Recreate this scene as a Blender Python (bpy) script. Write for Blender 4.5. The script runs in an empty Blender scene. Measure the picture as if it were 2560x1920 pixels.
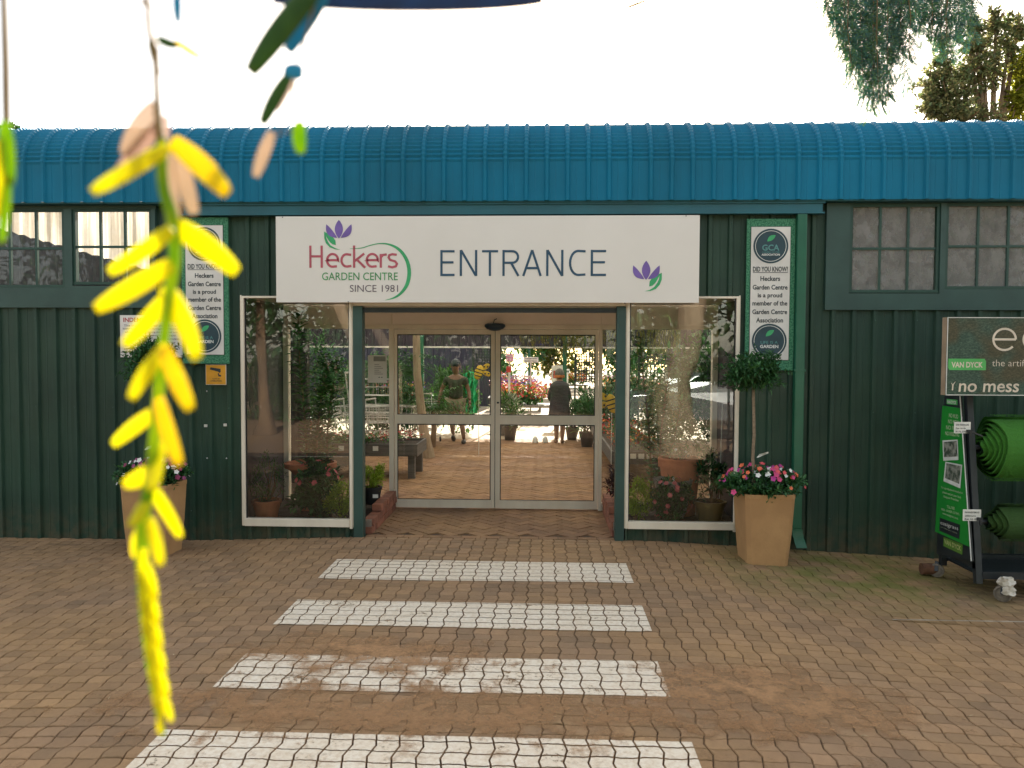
import bpy, bmesh, math, random
from mathutils import Vector, Matrix
PI = math.pi
R = math.radians
SC = bpy.context.scene
COL = SC.collection

# ------------------------------------------------------------------ camera, sky, sun, exposure
F = 1930.0
PITCH = math.atan(73 / F); YAW = R(2.3); ROLL = 0.004
CAM = Vector((0, -7.7, 1.85))
cam_d = bpy.data.cameras.new('camera'); cam = bpy.data.objects.new('camera', cam_d); COL.objects.link(cam)
cam_d.sensor_width = 36; cam_d.lens = 36 * F / 2560; cam_d.clip_start = 0.02; cam_d.clip_end = 2000
ROT = Matrix.Rotation(YAW, 3, 'Z') @ Matrix.Rotation(PI / 2 - PITCH, 3, 'X') @ Matrix.Rotation(ROLL, 3, 'Z')
cam.matrix_world = Matrix.Translation(CAM) @ ROT.to_4x4()
SC.camera = cam
cam_d.dof.use_dof = True; cam_d.dof.focus_distance = 8.2; cam_d.dof.aperture_fstop = 5.2

SUN_EL = R(30.5); SUN_AZ = R(5.5)        # azimuth from +Y towards +X
world = bpy.data.worlds.new('World'); SC.world = world; world.use_nodes = True
wn = world.node_tree; wn.nodes.clear()
sky = wn.nodes.new('ShaderNodeTexSky'); sky.sky_type = 'NISHITA'; sky.sun_disc = False
sky.sun_elevation = SUN_EL; sky.sun_rotation = SUN_AZ
sky.altitude = 1200; sky.air_density = 0.85; sky.dust_density = 3.5; sky.ozone_density = 1.2
bg = wn.nodes.new('ShaderNodeBackground'); bg.inputs[1].default_value = 0.12
wo = wn.nodes.new('ShaderNodeOutputWorld')
tint = wn.nodes.new('ShaderNodeMix'); tint.data_type = 'RGBA'; tint.blend_type = 'MULTIPLY'; tint.inputs[0].default_value = 1
tint.inputs[7].default_value = (1.21, 1.03, .77, 1)          # added warm tint over the whole sky, to warm its light
veil = wn.nodes.new('ShaderNodeMix'); veil.data_type = 'RGBA'; veil.inputs[0].default_value = .22; veil.inputs[7].default_value = (5.6, 5.2, 4.7, 1)   # constant pale colour added to whiten the sky
wn.links.new(sky.outputs[0], tint.inputs[6]); wn.links.new(tint.outputs[2], veil.inputs[6]); wn.links.new(veil.outputs[2], bg.inputs[0]); wn.links.new(bg.outputs[0], wo.inputs[0])
sd = bpy.data.lights.new('sun', 'SUN'); sd.energy = 4.2; sd.angle = R(0.5); sd.color = (1, 0.93, 0.82)
sun = bpy.data.objects.new('sun', sd); COL.objects.link(sun)
SDIR = Vector((math.sin(SUN_AZ) * math.cos(SUN_EL), math.cos(SUN_AZ) * math.cos(SUN_EL), math.sin(SUN_EL)))
sun.rotation_euler = SDIR.to_track_quat('Z', 'Y').to_euler(); sun.location = (0, 20, 15)
SC.view_settings.view_transform = 'Standard'; SC.view_settings.look = 'None'
SC.view_settings.exposure = 2.05; SC.view_settings.gamma = 1
SC.render.engine = 'CYCLES'
SC.cycles.max_bounces = 9; SC.cycles.transparent_max_bounces = 24; SC.cycles.diffuse_bounces = 4
SC.cycles.glossy_bounces = 4; SC.cycles.transmission_bounces = 6
SC.cycles.use_denoising = True
SC.cycles.sample_clamp_indirect = 6

def P(px, py, Y):
    """the world point on the plane y=Y that the photograph shows at pixel (px, py) of 2560x1920"""
    d = ROT @ Vector(((px - 1280) / F, -(py - 960) / F, -1))
    t = (Y - CAM.y) / d.y
    return CAM + d * t
def PG(px, py, Z=0.0):
    d = ROT @ Vector(((px - 1280) / F, -(py - 960) / F, -1))
    return CAM + d * ((Z - CAM.z) / d.z)

# ------------------------------------------------------------------ materials
MATS = {}
def new_mat(name):
    m = bpy.data.materials.new(name); m.use_nodes = True
    nt = m.node_tree; nt.nodes.clear()
    out = nt.nodes.new('ShaderNodeOutputMaterial')
    return m, nt, out
def node(nt, t, **kw):
    n = nt.nodes.new(t)
    for k, v in kw.items():
        if k.startswith('i_'):
            n.inputs[k[2:].replace('_', ' ')].default_value = v
        else: setattr(n, k, v)
    return n
def c4(c): return (c[0], c[1], c[2], 1)
def mixc(nt, fac, a, b, mode='MIX'):
    n = nt.nodes.new('ShaderNodeMix'); n.data_type = 'RGBA'; n.blend_type = mode
    for s, v in ((n.inputs[0], fac), (n.inputs[6], a), (n.inputs[7], b)):
        if isinstance(v, bpy.types.NodeSocket): nt.links.new(v, s)
        elif isinstance(v, (int, float)): s.default_value = v
        else: s.default_value = c4(v)
    return n.outputs[2]
def ramp(nt, src, lo, hi, a=0.0, b=1.0):
    n = nt.nodes.new('ShaderNodeMapRange'); n.inputs[1].default_value = lo; n.inputs[2].default_value = hi
    n.inputs[3].default_value = a; n.inputs[4].default_value = b; nt.links.new(src, n.inputs[0]); return n.outputs[0]
def mathn(nt, op, a, b=None, c=None):
    n = nt.nodes.new('ShaderNodeMath'); n.operation = op
    for i, v in enumerate((a, b, c)):
        if v is None: continue
        if isinstance(v, bpy.types.NodeSocket): nt.links.new(v, n.inputs[i])
        else: n.inputs[i].default_value = v
    return n.outputs[0]
def noise(nt, scale, detail=4, vec=None, rough=0.55, sc3=None):
    n = nt.nodes.new('ShaderNodeTexNoise'); n.inputs['Scale'].default_value = scale
    n.inputs['Detail'].default_value = detail; n.inputs['Roughness'].default_value = rough
    if vec is None:
        g = nt.nodes.new('ShaderNodeNewGeometry'); vec = g.outputs['Position']
    if sc3:
        mp = nt.nodes.new('ShaderNodeVectorMath'); mp.operation = 'MULTIPLY'; mp.inputs[1].default_value = sc3
        nt.links.new(vec, mp.inputs[0]); vec = mp.outputs[0]
    nt.links.new(vec, n.inputs['Vector']); return n.outputs['Fac']
def pmat(name, col, col2=None, rough=0.6, scale=8, metal=0.0, bump=0.0, bscale=60, spec=0.5, sc3=None, island=0.0, lo=.35, hi=.65):
    if name in MATS: return MATS[name]
    m, nt, out = new_mat(name)
    b = node(nt, 'ShaderNodeBsdfPrincipled'); b.inputs['Roughness'].default_value = rough
    b.inputs['Metallic'].default_value = metal; b.inputs['Specular IOR Level'].default_value = spec
    col2 = col2 or tuple(x * 0.75 for x in col)
    f = ramp(nt, noise(nt, scale, sc3=sc3), lo, hi)
    c = mixc(nt, f, col, col2)
    if island:
        g = node(nt, 'ShaderNodeNewGeometry')
        v = ramp(nt, g.outputs['Random Per Island'], 0, 1, 1 - island, 1 + island)
        h = node(nt, 'ShaderNodeHueSaturation'); nt.links.new(v, h.inputs['Value']); nt.links.new(c, h.inputs['Color']); c = h.outputs[0]
    nt.links.new(c, b.inputs['Base Color'])
    if bump:
        bp = node(nt, 'ShaderNodeBump'); bp.inputs['Strength'].default_value = bump; bp.inputs['Distance'].default_value = 0.01
        nt.links.new(noise(nt, bscale, 3), bp.inputs['Height']); nt.links.new(bp.outputs[0], b.inputs['Normal'])
    nt.links.new(b.outputs[0], out.inputs[0]); MATS[name] = m; return m
def leafmat(name, a, b_, trans=0.35, island=0.45, hue=0.0, rough=0.5):
    """foliage: colours a to b from leaf to leaf, partly translucent"""
    if name in MATS: return MATS[name]
    m, nt, out = new_mat(name)
    g = node(nt, 'ShaderNodeNewGeometry')
    c = mixc(nt, g.outputs['Random Per Island'], a, b_)
    w = node(nt, 'ShaderNodeTexWhiteNoise'); w.noise_dimensions = '1D'
    nt.links.new(g.outputs['Random Per Island'], w.inputs['W'])
    h = node(nt, 'ShaderNodeHueSaturation'); nt.links.new(ramp(nt, w.outputs[0], 0, 1, 1 - island, 1 + island), h.inputs['Value'])
    nt.links.new(c, h.inputs['Color'])
    d = node(nt, 'ShaderNodeBsdfPrincipled'); d.inputs['Roughness'].default_value = rough; nt.links.new(h.outputs[0], d.inputs['Base Color'])
    t = node(nt, 'ShaderNodeBsdfTranslucent')
    nt.links.new(mixc(nt, 0.35, h.outputs[0], (0.9, 0.95, 0.2), 'MULTIPLY'), t.inputs['Color'])
    ts = node(nt, 'ShaderNodeMixShader'); ts.inputs[0].default_value = trans
    nt.links.new(d.outputs[0], ts.inputs[1]); nt.links.new(t.outputs[0], ts.inputs[2]); nt.links.new(ts.outputs[0], out.inputs[0])
    MATS[name] = m; return m
def glassmat(name, base=0.05, mul=1.7, tint=(0.93, 0.96, 0.95), dust=0.0, streak=False):
    if name in MATS: return MATS[name]
    m, nt, out = new_mat(name)
    lw = node(nt, 'ShaderNodeFresnel'); lw.inputs['IOR'].default_value = 1.5
    fac = mathn(nt, 'ADD', mathn(nt, 'MULTIPLY', lw.outputs[0], mul), base)
    tr = node(nt, 'ShaderNodeBsdfTransparent'); tr.inputs[0].default_value = c4(tint)
    gl = node(nt, 'ShaderNodeBsdfGlossy'); gl.inputs['Roughness'].default_value = 0.0; gl.inputs[0].default_value = (1, 1, 1, 1)
    bp = node(nt, 'ShaderNodeBump'); bp.inputs['Strength'].default_value = 0.02; bp.inputs['Distance'].default_value = 0.02
    nt.links.new(noise(nt, 1.6, 1), bp.inputs['Height']); nt.links.new(bp.outputs[0], gl.inputs['Normal'])
    mx = node(nt, 'ShaderNodeMixShader'); nt.links.new(fac, mx.inputs[0]); nt.links.new(tr.outputs[0], mx.inputs[1]); nt.links.new(gl.outputs[0], mx.inputs[2])
    last = mx.outputs[0]
    if dust:
        df = node(nt, 'ShaderNodeBsdfDiffuse'); df.inputs[0].default_value = (0.42, 0.40, 0.38, 1)
        n1 = ramp(nt, noise(nt, 9, 8, rough=.7, sc3=(1, 1, .7)), 0.3, 0.75, dust * .45, dust)
        mx2 = node(nt, 'ShaderNodeMixShader'); nt.links.new(n1, mx2.inputs[0]); nt.links.new(last, mx2.inputs[1]); nt.links.new(df.outputs[0], mx2.inputs[2]); last = mx2.outputs[0]
    nt.links.new(last, out.inputs[0]); MATS[name] = m; return m

# ------------------------------------------------------------------ mesh helpers
class MB:
    def __init__(s): s.v = []; s.f = []
    def add(s, vs, fs):
        o = len(s.v); s.v += [tuple(v) for v in vs]; s.f += [tuple(i + o for i in f) for f in fs]; return s
    def box(s, x0, x1, y0, y1, z0, z1):
        return s.add([(x0,y0,z0),(x1,y0,z0),(x1,y1,z0),(x0,y1,z0),(x0,y0,z1),(x1,y0,z1),(x1,y1,z1),(x0,y1,z1)],
                     [(0,3,2,1),(4,5,6,7),(0,1,5,4),(1,2,6,5),(2,3,7,6),(3,0,4,7)])
    def bar(s, a, b, w, h=None):
        a = Vector(a); b = Vector(b); h = h or w; d = (b - a).normalized()
        u = d.cross(Vector((0, 0, 1)));
        if u.length < 1e-3: u = Vector((1, 0, 0))
        u.normalize(); n = u.cross(d)
        vs = [p + u * (i * w / 2) + n * (j * h / 2) for p in (a, b) for i, j in ((-1,-1),(1,-1),(1,1),(-1,1))]
        return s.add(vs, [(0,1,2,3),(7,6,5,4),(0,4,5,1),(1,5,6,2),(2,6,7,3),(3,7,4,0)])
    def tube(s, pts, rad, seg=8, cap=True):
        pts = [Vector(p) for p in pts]; n = len(pts)
        rad = rad if isinstance(rad, (list, tuple)) else [rad] * n
        vs = []; fs = []; ref = Vector((0.31, 0.17, 0.93))
        for i, p in enumerate(pts):
            d = (pts[min(i + 1, n - 1)] - pts[max(i - 1, 0)]).normalized()
            u = d.cross(ref)
            if u.length < 1e-3: u = d.cross(Vector((1, 0, 0)))
            u.normalize(); w = d.cross(u)
            for k in range(seg):
                a = 2 * PI * k / seg; vs.append(p + (u * math.cos(a) + w * math.sin(a)) * rad[i])
        for i in range(n - 1):
            for k in range(seg):
                k2 = (k + 1) % seg; fs.append((i*seg+k, i*seg+k2, (i+1)*seg+k2, (i+1)*seg+k))
        if cap: fs.append(tuple(range(seg))[::-1]); fs.append(tuple((n-1)*seg + k for k in range(seg)))
        return s.add(vs, fs)
    def lathe(s, c, prof, seg=32, axis='Z'):
        vs = []; fs = []
        for r, h in prof:
            for k in range(seg):
                a = 2 * PI * k / seg
                if axis == 'Z': vs.append((c[0] + r*math.cos(a), c[1] + r*math.sin(a), c[2] + h))
                else: vs.append((c[0] + h, c[1] + r*math.cos(a), c[2] + r*math.sin(a)))
        for i in range(len(prof) - 1):
            for k in range(seg):
                k2 = (k+1) % seg; fs.append((i*seg+k, i*seg+k2, (i+1)*seg+k2, (i+1)*seg+k))
        return s.add(vs, fs)
    def prism(s, outline, y0, y1):
        """(x,z) outline extruded from y0 (front) to y1"""
        n = len(outline)
        vs = [(x, y0, z) for x, z in outline] + [(x, y1, z) for x, z in outline]
        fs = [tuple(range(n)), tuple(range(2*n-1, n-1, -1))] + [(i, n+i, n+(i+1)%n, (i+1)%n) for i in range(n)]
        return s.add(vs, fs)
    def build(s, name, mat, parent=None, smooth=False, bevel=0, ngon=False):
        me = bpy.data.meshes.new(name); me.from_pydata(s.v, [], s.f)
        bm = bmesh.new(); bm.from_mesh(me)
        bmesh.ops.recalc_face_normals(bm, faces=bm.faces)
        if bevel: bmesh.ops.bevel(bm, geom=[e for e in bm.edges], offset=bevel, segments=2, affect='EDGES', profile=.6)
        bm.to_mesh(me); bm.free()
        if mat: me.materials.append(mat)
        if smooth: me.polygons.foreach_set('use_smooth', [True] * len(me.polygons)); 
        o = bpy.data.objects.new(name, me); COL.objects.link(o)
        if parent: adopt(o, parent)
        return o
def adopt(o, parent):
    o.parent = parent
    o.matrix_parent_inverse = (Matrix.Translation(parent.location) if parent.type == 'EMPTY' else Matrix.Identity(4)).inverted()
def thing(name, label, cat, loc=(0, 0, 0), group=None):
    o = bpy.data.objects.new(name, None); COL.objects.link(o); o.location = loc
    o.empty_display_size = .1
    o['label'] = label; o['category'] = cat
    if group: o['group'] = group
    return o
def tag(o, label=None, cat=None, group=None, kind=None):
    if label: o['label'] = label
    if cat: o['category'] = cat
    if group: o['group'] = group
    if kind: o['kind'] = kind
    return o
def dup(root, dloc, label, rotz=0):
    r = root.copy(); COL.objects.link(r); r.location = dloc; r.rotation_euler = (0, 0, rotz); r['label'] = label
    for ch in list(root.children):
        c = ch.copy(); COL.objects.link(c); c.parent = r
        for g in ch.children:
            d = g.copy(); COL.objects.link(d); d.parent = c
    return r

def flat(mb, pts, y):           # one-sided flat figure facing -Y
    mb.add([(x, y, z) for x, z in pts], [tuple(range(len(pts)))])
def ribbon(mb, pts, w, y):
    n = len(pts); w = w if isinstance(w, (list, tuple)) else [w] * n
    L = []; Rr = []
    for i in range(n):
        p = Vector(pts[i])
        d0 = (Vector(pts[i]) - Vector(pts[i-1])).normalized() if i else None
        d1 = (Vector(pts[i+1]) - Vector(pts[i])).normalized() if i < n - 1 else None
        if d0 is None: d0 = d1
        if d1 is None: d1 = d0
        t = (d0 + d1)
        t = t.normalized() if t.length > 1e-4 else d0
        nn = Vector((-t.y, t.x)); k = 1 / max(.45, nn.dot(Vector((-d0.y, d0.x))))
        L.append(p + nn * w[i] / 2 * k); Rr.append(p - nn * w[i] / 2 * k)
    vs = [(q.x, y, q.y) for q in L] + [(q.x, y, q.y) for q in Rr]
    mb.add(vs, [(i, i+1, n+i+1, n+i) for i in range(n-1)])
def textobj(s, x, z, w, h, y, mat, parent=None, name='lettering', bold=0.0, shear=0, M=None, align='L'):
    """flat lettering: fitted into a box w x h whose lower left corner is (x,z) on the plane y, facing -Y (or placed by M)"""
    cu = bpy.data.curves.new('t', 'FONT'); cu.body = s; cu.offset = bold; cu.shear = shear; cu.resolution_u = 3
    to = bpy.data.objects.new('t', cu); COL.objects.link(to)
    dg = bpy.context.evaluated_depsgraph_get(); me = bpy.data.meshes.new_from_object(to.evaluated_get(dg))
    bpy.data.objects.remove(to); bpy.data.curves.remove(cu)
    xs = [v.co.x for v in me.vertices]; ys = [v.co.y for v in me.vertices]
    x0, x1, y0, y1 = min(xs), max(xs), min(ys), max(ys)
    if w is None: w = (x1-x0) * h / (y1-y0)
    for v in me.vertices:
        a = (v.co.x - x0) / (x1 - x0) * w; b = (v.co.y - y0) / (y1 - y0) * h
        v.co = Vector((x + a, y, z + b)) if M is None else M @ Vector((x + a, 0, z + b))
    me.materials.append(mat); me.name = name
    o = bpy.data.objects.new(name, me); COL.objects.link(o)
    if parent: adopt(o, parent)
    return o

def blade(mb, p, d, up, L, W, fold=0.25):
    """one leaf: base p, direction d, six corners"""
    d = d.normalized(); s = d.cross(up)
    if s.length < 1e-3: s = d.cross(Vector((1, 0.2, 0)))
    s.normalize(); n = s.cross(d)
    a = p + d * L * .35 + s * W / 2 + n * W * fold; b = p + d * L * .35 - s * W / 2 + n * W * fold
    c = p + d * L * .75 + s * W * .33 + n * W * fold * .4; e = p + d * L * .75 - s * W * .33 + n * W * fold * .4
    m = p + d * L * .5; t = p + d * L - n * L * .08
    mb.add([p, a, c, t, e, b, m], [(0, 1, 2, 6), (6, 2, 3), (6, 3, 4), (0, 6, 4, 5)])
def rv(rng, up=0.0):
    while True:
        v = Vector((rng.uniform(-1, 1), rng.uniform(-1, 1), rng.uniform(-1, 1)))
        if .05 < v.length < 1: v.normalize(); v.z += up; return v.normalized()
def foliage(c, rad, n, L, W, rng, clumps=12, spread=.33, up=.3, shell=.5, mb=None):
    mb = mb or MB(); c = Vector(c); rad = Vector(rad)
    cs = []
    for _ in range(clumps):
        v = rv(rng) * rng.uniform(shell, .95); cs.append(Vector((v.x*rad.x, v.y*rad.y, v.z*rad.z)))
    mr = Vector([r * spread for r in rad])
    for i in range(n):
        q = cs[i % clumps]; v = rv(rng) * rng.uniform(.2, 1) ** .6
        p = c + q + Vector((v.x*mr.x, v.y*mr.y, v.z*mr.z))
        d = (rv(rng, up) + v * .7).normalized(); s = rng.uniform(.65, 1.25)
        blade(mb, p, d, Vector((0, 0, 1)), L * s, W * s)
    return mb
def twigs(c, base, n, rad, r0, rng, mb=None):
    mb = mb or MB(); c = Vector(c); base = Vector(base)
    for _ in range(n):
        v = rv(rng, .2); t = c + Vector((v.x*rad[0], v.y*rad[1], v.z*rad[2])) * .8
        m = base.lerp(t, .5) + rv(rng) * .06
        mb.tube([base, m, t], [r0, r0*.6, r0*.25], 5)
    return mb
def flower(r=.018, petals=5):
    mb = MB()
    for k in range(petals):
        a = 2*PI*k/petals; d = Vector((math.cos(a), math.sin(a), .25)).normalized(); s = Vector((-math.sin(a), math.cos(a), 0))
        mb.add([(0,0,0), tuple(d*r*.6+s*r*.42), tuple(d*r), tuple(d*r*.6-s*r*.42)], [(0,1,2,3)])
    return mb

# ================================================================== palette
def wallmat():
    m, nt, out = new_mat('green_wall')
    b = node(nt, 'ShaderNodeBsdfPrincipled'); b.inputs['Specular IOR Level'].default_value = .35
    c = mixc(nt, ramp(nt, noise(nt, 1.2, 4), .35, .65), (.025,.062,.040), (.016,.041,.029))
    st = ramp(nt, noise(nt, 22, 5, rough=.65, sc3=(1, 1, .05)), .5, .78, 0, .5)           # rain streaks
    c = mixc(nt, st, c, (.05,.09,.07))
    g = node(nt, 'ShaderNodeNewGeometry'); sp = node(nt, 'ShaderNodeSeparateXYZ'); nt.links.new(g.outputs['Position'], sp.inputs[0])
    foot = mathn(nt, 'MULTIPLY', ramp(nt, sp.outputs[2], .0, .32, 1, 0), ramp(nt, noise(nt, 8, 5), .38, .62))   # splashed dirt
    c = mixc(nt, mathn(nt, 'MULTIPLY', foot, .5), c, (.12,.085,.05))
    c = mixc(nt, ramp(nt, noise(nt, 130, 2), .70, .74, 0, .35), c, (.2,.24,.2))
    nt.links.new(c, b.inputs['Base Color']); nt.links.new(ramp(nt, noise(nt, 3, 4), .3, .7, .36, .6), b.inputs['Roughness'])
    bp = node(nt, 'ShaderNodeBump'); bp.inputs['Strength'].default_value = .12; bp.inputs['Distance'].default_value = .02
    nt.links.new(noise(nt, 5, 2), bp.inputs['Height']); nt.links.new(bp.outputs[0], b.inputs['Normal'])
    nt.links.new(b.outputs[0], out.inputs[0]); return m
green_wall = wallmat()
green_dark = pmat('green_dark', (.014,.058,.042), (.01,.044,.034), rough=.45, scale=2)
green_board = pmat('green_board', (.032,.078,.066), (.022,.055,.048), rough=.5, scale=2.5, bump=.08, bscale=30)
green_pipe = pmat('green_pipe', (.014,.125,.068), (.012,.10,.058), rough=.35, scale=3)
roof_flare_blue = pmat('roof_flare_blue', (.003,.17,.30), (.006,.115,.19), rough=.5, scale=.5, bump=.03, bscale=14, spec=.2)  # even blue-teal, with the blue of the lens flare put into the paint
trim_blue = pmat('trim_blue', (.012,.12,.16), (.014,.09,.12), rough=.4, scale=1.5)
alu = pmat('cream_aluminium', (.80,.71,.59), (.70,.61,.50), rough=.38, scale=5, sc3=(1,1,.3))
alu_sh = pmat('cream_panel', (.84,.74,.66), (.78,.68,.6), rough=.5, scale=3)
rubber = pmat('black_rubber', (.015,.016,.018), rough=.6)
black = pmat('black_metal', (.012,.016,.02), (.02,.025,.03), rough=.45)
navy = pmat('navy_plastic', (.02,.05,.09), rough=.3)
white_sign = pmat('sign_white', (.80,.75,.70), (.74,.69,.64), rough=.35, scale=1.4, lo=.2, hi=.8)
white_board = pmat('board_white', (.78,.74,.70), rough=.4, scale=2)
ink = pmat('ink_dark', (.025,.04,.05), rough=.5)
ink_blue = pmat('ink_blue', (.028,.085,.15), rough=.5)
ink_pink = pmat('ink_pink', (.52,.10,.14), rough=.5)
ink_green = pmat('ink_green', (.06,.32,.10), rough=.5)
ink_green2 = pmat('ink_leaf_green', (.05,.42,.16), rough=.5)
ink_purple = pmat('ink_purple', (.20,.12,.42), rough=.5)
ink_grey = pmat('ink_grey', (.13,.09,.12), rough=.5)
ink_red = pmat('ink_red', (.45,.03,.04), rough=.5)
ink_white = pmat('ink_white', (.8,.8,.76), rough=.5)
terracotta = pmat('terracotta', (.60,.21,.10), (.48,.16,.08), rough=.75, scale=7, bump=.15, bscale=50)
pot_tan = pmat('tan_concrete', (.50,.285,.125), (.40,.22,.095), rough=.8, scale=3.5, bump=.25, bscale=45)
pot_brown = pmat('glazed_brown', (.30,.20,.08), (.22,.15,.06), rough=.3, scale=6)
soil = pmat('soil', (.05,.032,.02), (.028,.018,.012), rough=.95, scale=30, bump=.8, bscale=60)
brick_red = pmat('red_brick', (.32,.12,.07), (.22,.085,.055), rough=.85, scale=12, bump=.4, bscale=80, island=.25)
steel = pmat('zinc_wire', (.72,.72,.68), rough=.4, metal=.25)
bark_pale = pmat('pale_bark', (.42,.33,.22), (.27,.20,.13), rough=.85, scale=5, bump=.8, bscale=14, sc3=(1,1,.35))
bark = pmat('brown_bark', (.24,.15,.08), (.12,.075,.045), rough=.9, scale=6, bump=1, bscale=10, sc3=(1,1,.3))
purple_sheet = pmat('plum_corrugated', (.045,.035,.055), (.03,.025,.04), rough=.5, scale=2)
skin_brown = pmat('brown_skin', (.20,.10,.06), rough=.5)
skin_lt = pmat('tan_skin', (.36,.20,.13), rough=.5)
# foliage
L_dark = leafmat('leaf_dark', (.025,.10,.035), (.06,.17,.05), .25)
L_mid = leafmat('leaf_mid', (.035,.12,.03), (.08,.19,.04), .35)
L_lime = leafmat('leaf_lime', (.22,.36,.03), (.40,.50,.05), .4, island=.25)
L_olive = leafmat('leaf_olive', (.07,.10,.02), (.20,.17,.03), .45)
L_pepper = leafmat('leaf_pepper', (.02,.10,.12), (.07,.15,.04), .35, island=.6)
L_mulch = leafmat('leaf_mulch', (.35,.16,.05), (.25,.12,.05), .1)

# ================================================================== ground
def gz(x, y):
    """the paving falls gently away to both sides of the door"""
    r = 0.0
    if x > 1.1: r -= .047 * (x - 1.1) ** 1.05
    if x < -1.9: r -= .035 * min(1.6, -1.9 - x)
    return max(r, -.25)
def paver_material(name, a, b, joint=False):
    m, nt, out = new_mat(name)
    bs = node(nt, 'ShaderNodeBsdfPrincipled'); bs.inputs['Roughness'].default_value = .82; bs.inputs['Specular IOR Level'].default_value = .25
    g = node(nt, 'ShaderNodeNewGeometry')
    c = mixc(nt, g.outputs['Random Per Island'], a, b)
    c = mixc(nt, ramp(nt, noise(nt, .9, 4), .38, .66, 0, .75), c, (.38, .228, .105))       # rusty dust in broad patches
    c = mixc(nt, ramp(nt, noise(nt, 26, 5, rough=.7), .35, .7, 0, .45), c, tuple(x*.65 for x in a))
    w = node(nt, 'ShaderNodeTexWhiteNoise'); w.noise_dimensions = '1D'; nt.links.new(g.outputs['Random Per Island'], w.inputs['W'])
    h = node(nt, 'ShaderNodeHueSaturation'); nt.links.new(ramp(nt, w.outputs[0], 0, 1, .86, 1.14), h.inputs['Value']); nt.links.new(c, h.inputs['Color']); c = h.outputs[0]
    # moss that follows the damp strip by the downpipe
    sp = node(nt, 'ShaderNodeSeparateXYZ'); nt.links.new(g.outputs['Position'], sp.inputs[0])
    dx = mathn(nt, 'MULTIPLY', mathn(nt, 'SUBTRACT', sp.outputs[0], 2.75), .95); dy = mathn(nt, 'MULTIPLY', mathn(nt, 'ADD', sp.outputs[1], .75), 1.05)
    dist = mathn(nt, 'SQRT', mathn(nt, 'ADD', mathn(nt, 'MULTIPLY', dx, dx), mathn(nt, 'MULTIPLY', dy, dy)))
    moss = mathn(nt, 'MULTIPLY', ramp(nt, dist, .25, 1.5, 1, 0), ramp(nt, noise(nt, 3.2, 5), .35, .6))
    c = mixc(nt, mathn(nt, 'MULTIPLY', moss, .9), c, (.13, .15, .03))
    nt.links.new(c, bs.inputs['Base Color'])
    bp = node(nt, 'ShaderNodeBump'); bp.inputs['Strength'].default_value = .5; bp.inputs['Distance'].default_value = .006
    nt.links.new(noise(nt, 70, 5, rough=.7), bp.inputs['Height']); nt.links.new(bp.outputs[0], bs.inputs['Normal'])
    nt.links.new(bs.outputs[0], out.inputs[0]); return m
M_paver = paver_material('zigzag_paver', (.335, .208, .118), (.25, .165, .10))
M_joint = pmat('joint_sand', (.13,.075,.04), (.06,.037,.022), rough=.95, scale=9, bump=.6, bscale=90)
PX, PY = .1125, .1025
def tri(t): t = t % 1.0; return 4 * abs(t - .5) - 1
def jx(n, y):                      # the zigzag joint that runs towards the wall
    return n * PX + .0105 * tri(y / (2 * PY) + .25)
def jy(m, x):                      # the gently wavy joint that runs along the wall
    return m * PY + .0062 * math.sin(PI * x / PX) + .0022 * math.sin(3 * PI * x / PX)
def paver_poly(i, k, gap=.003):
    """outline of one zigzag block"""
    y0, y1 = k * PY, (k + 1) * PY
    pts = []
    xa, xb = i * PX, (i + 1) * PX
    N = 4
    def pt(u, v, du, dv):
        y = y0 + (y1 - y0) * v
        xl = jx(i, y) ; xr = jx(i + 1, y)
        x = xl + (xr - xl) * u
        yb, yt = jy(k, xa + PX*u), jy(k + 1, xa + PX*u)
        return (x + du * gap, yb + (yt - yb) * v + dv * gap)
    for a in range(N): pts.append(pt(a / N, 0, 1 if a == 0 else 0, 1))
    for a in range(2): pts.append(pt(1, a / 2, -1, 1 if a == 0 else 0))
    for a in range(N): pts.append(pt(1 - a / N, 1, -1 if a == 0 else 0, -1))
    for a in range(2): pts.append(pt(0, 1 - a / 2, 1, -1 if a == 0 else 0))
    return pts
rng = random.Random(4)
mb = MB()
K0, K1 = int(-6.4 / PY), 0
for k in range(K0, K1):
    for i in range(-64, 62):
        if abs(i*PX) > (k*PY + 7.7)*.78 + .9: continue
        pl = paver_poly(i, k); cx = sum(p[0] for p in pl) / len(pl); cy = sum(p[1] for p in pl) / len(pl)
        n = len(pl); dz = rng.uniform(-.0016, .0016) + .004*math.sin(cx*2.3+1)*math.sin(cy*3.1); tx = rng.uniform(-.014, .014); ty = rng.uniform(-.018, .018)
        vs = []
        for s, zz in ((1, -.022), (1, -.004), (.93, 0)):
            for x, y in pl:
                X = cx + (x-cx)*s; Y = cy + (y-cy)*s
                vs.append((X, Y, gz(X, Y) + zz + dz + (X-cx)*tx + (Y-cy)*ty))
        fs = [tuple(range(2*n, 3*n))]
        for r_ in (0, 1):
            fs += [(r_*n+j, r_*n+(j+1) % n, (r_+1)*n+(j+1) % n, (r_+1)*n+j) for j in range(n)]
        mb.add(vs, fs)
tag(mb.build('paving', M_paver), kind='structure')
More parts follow.
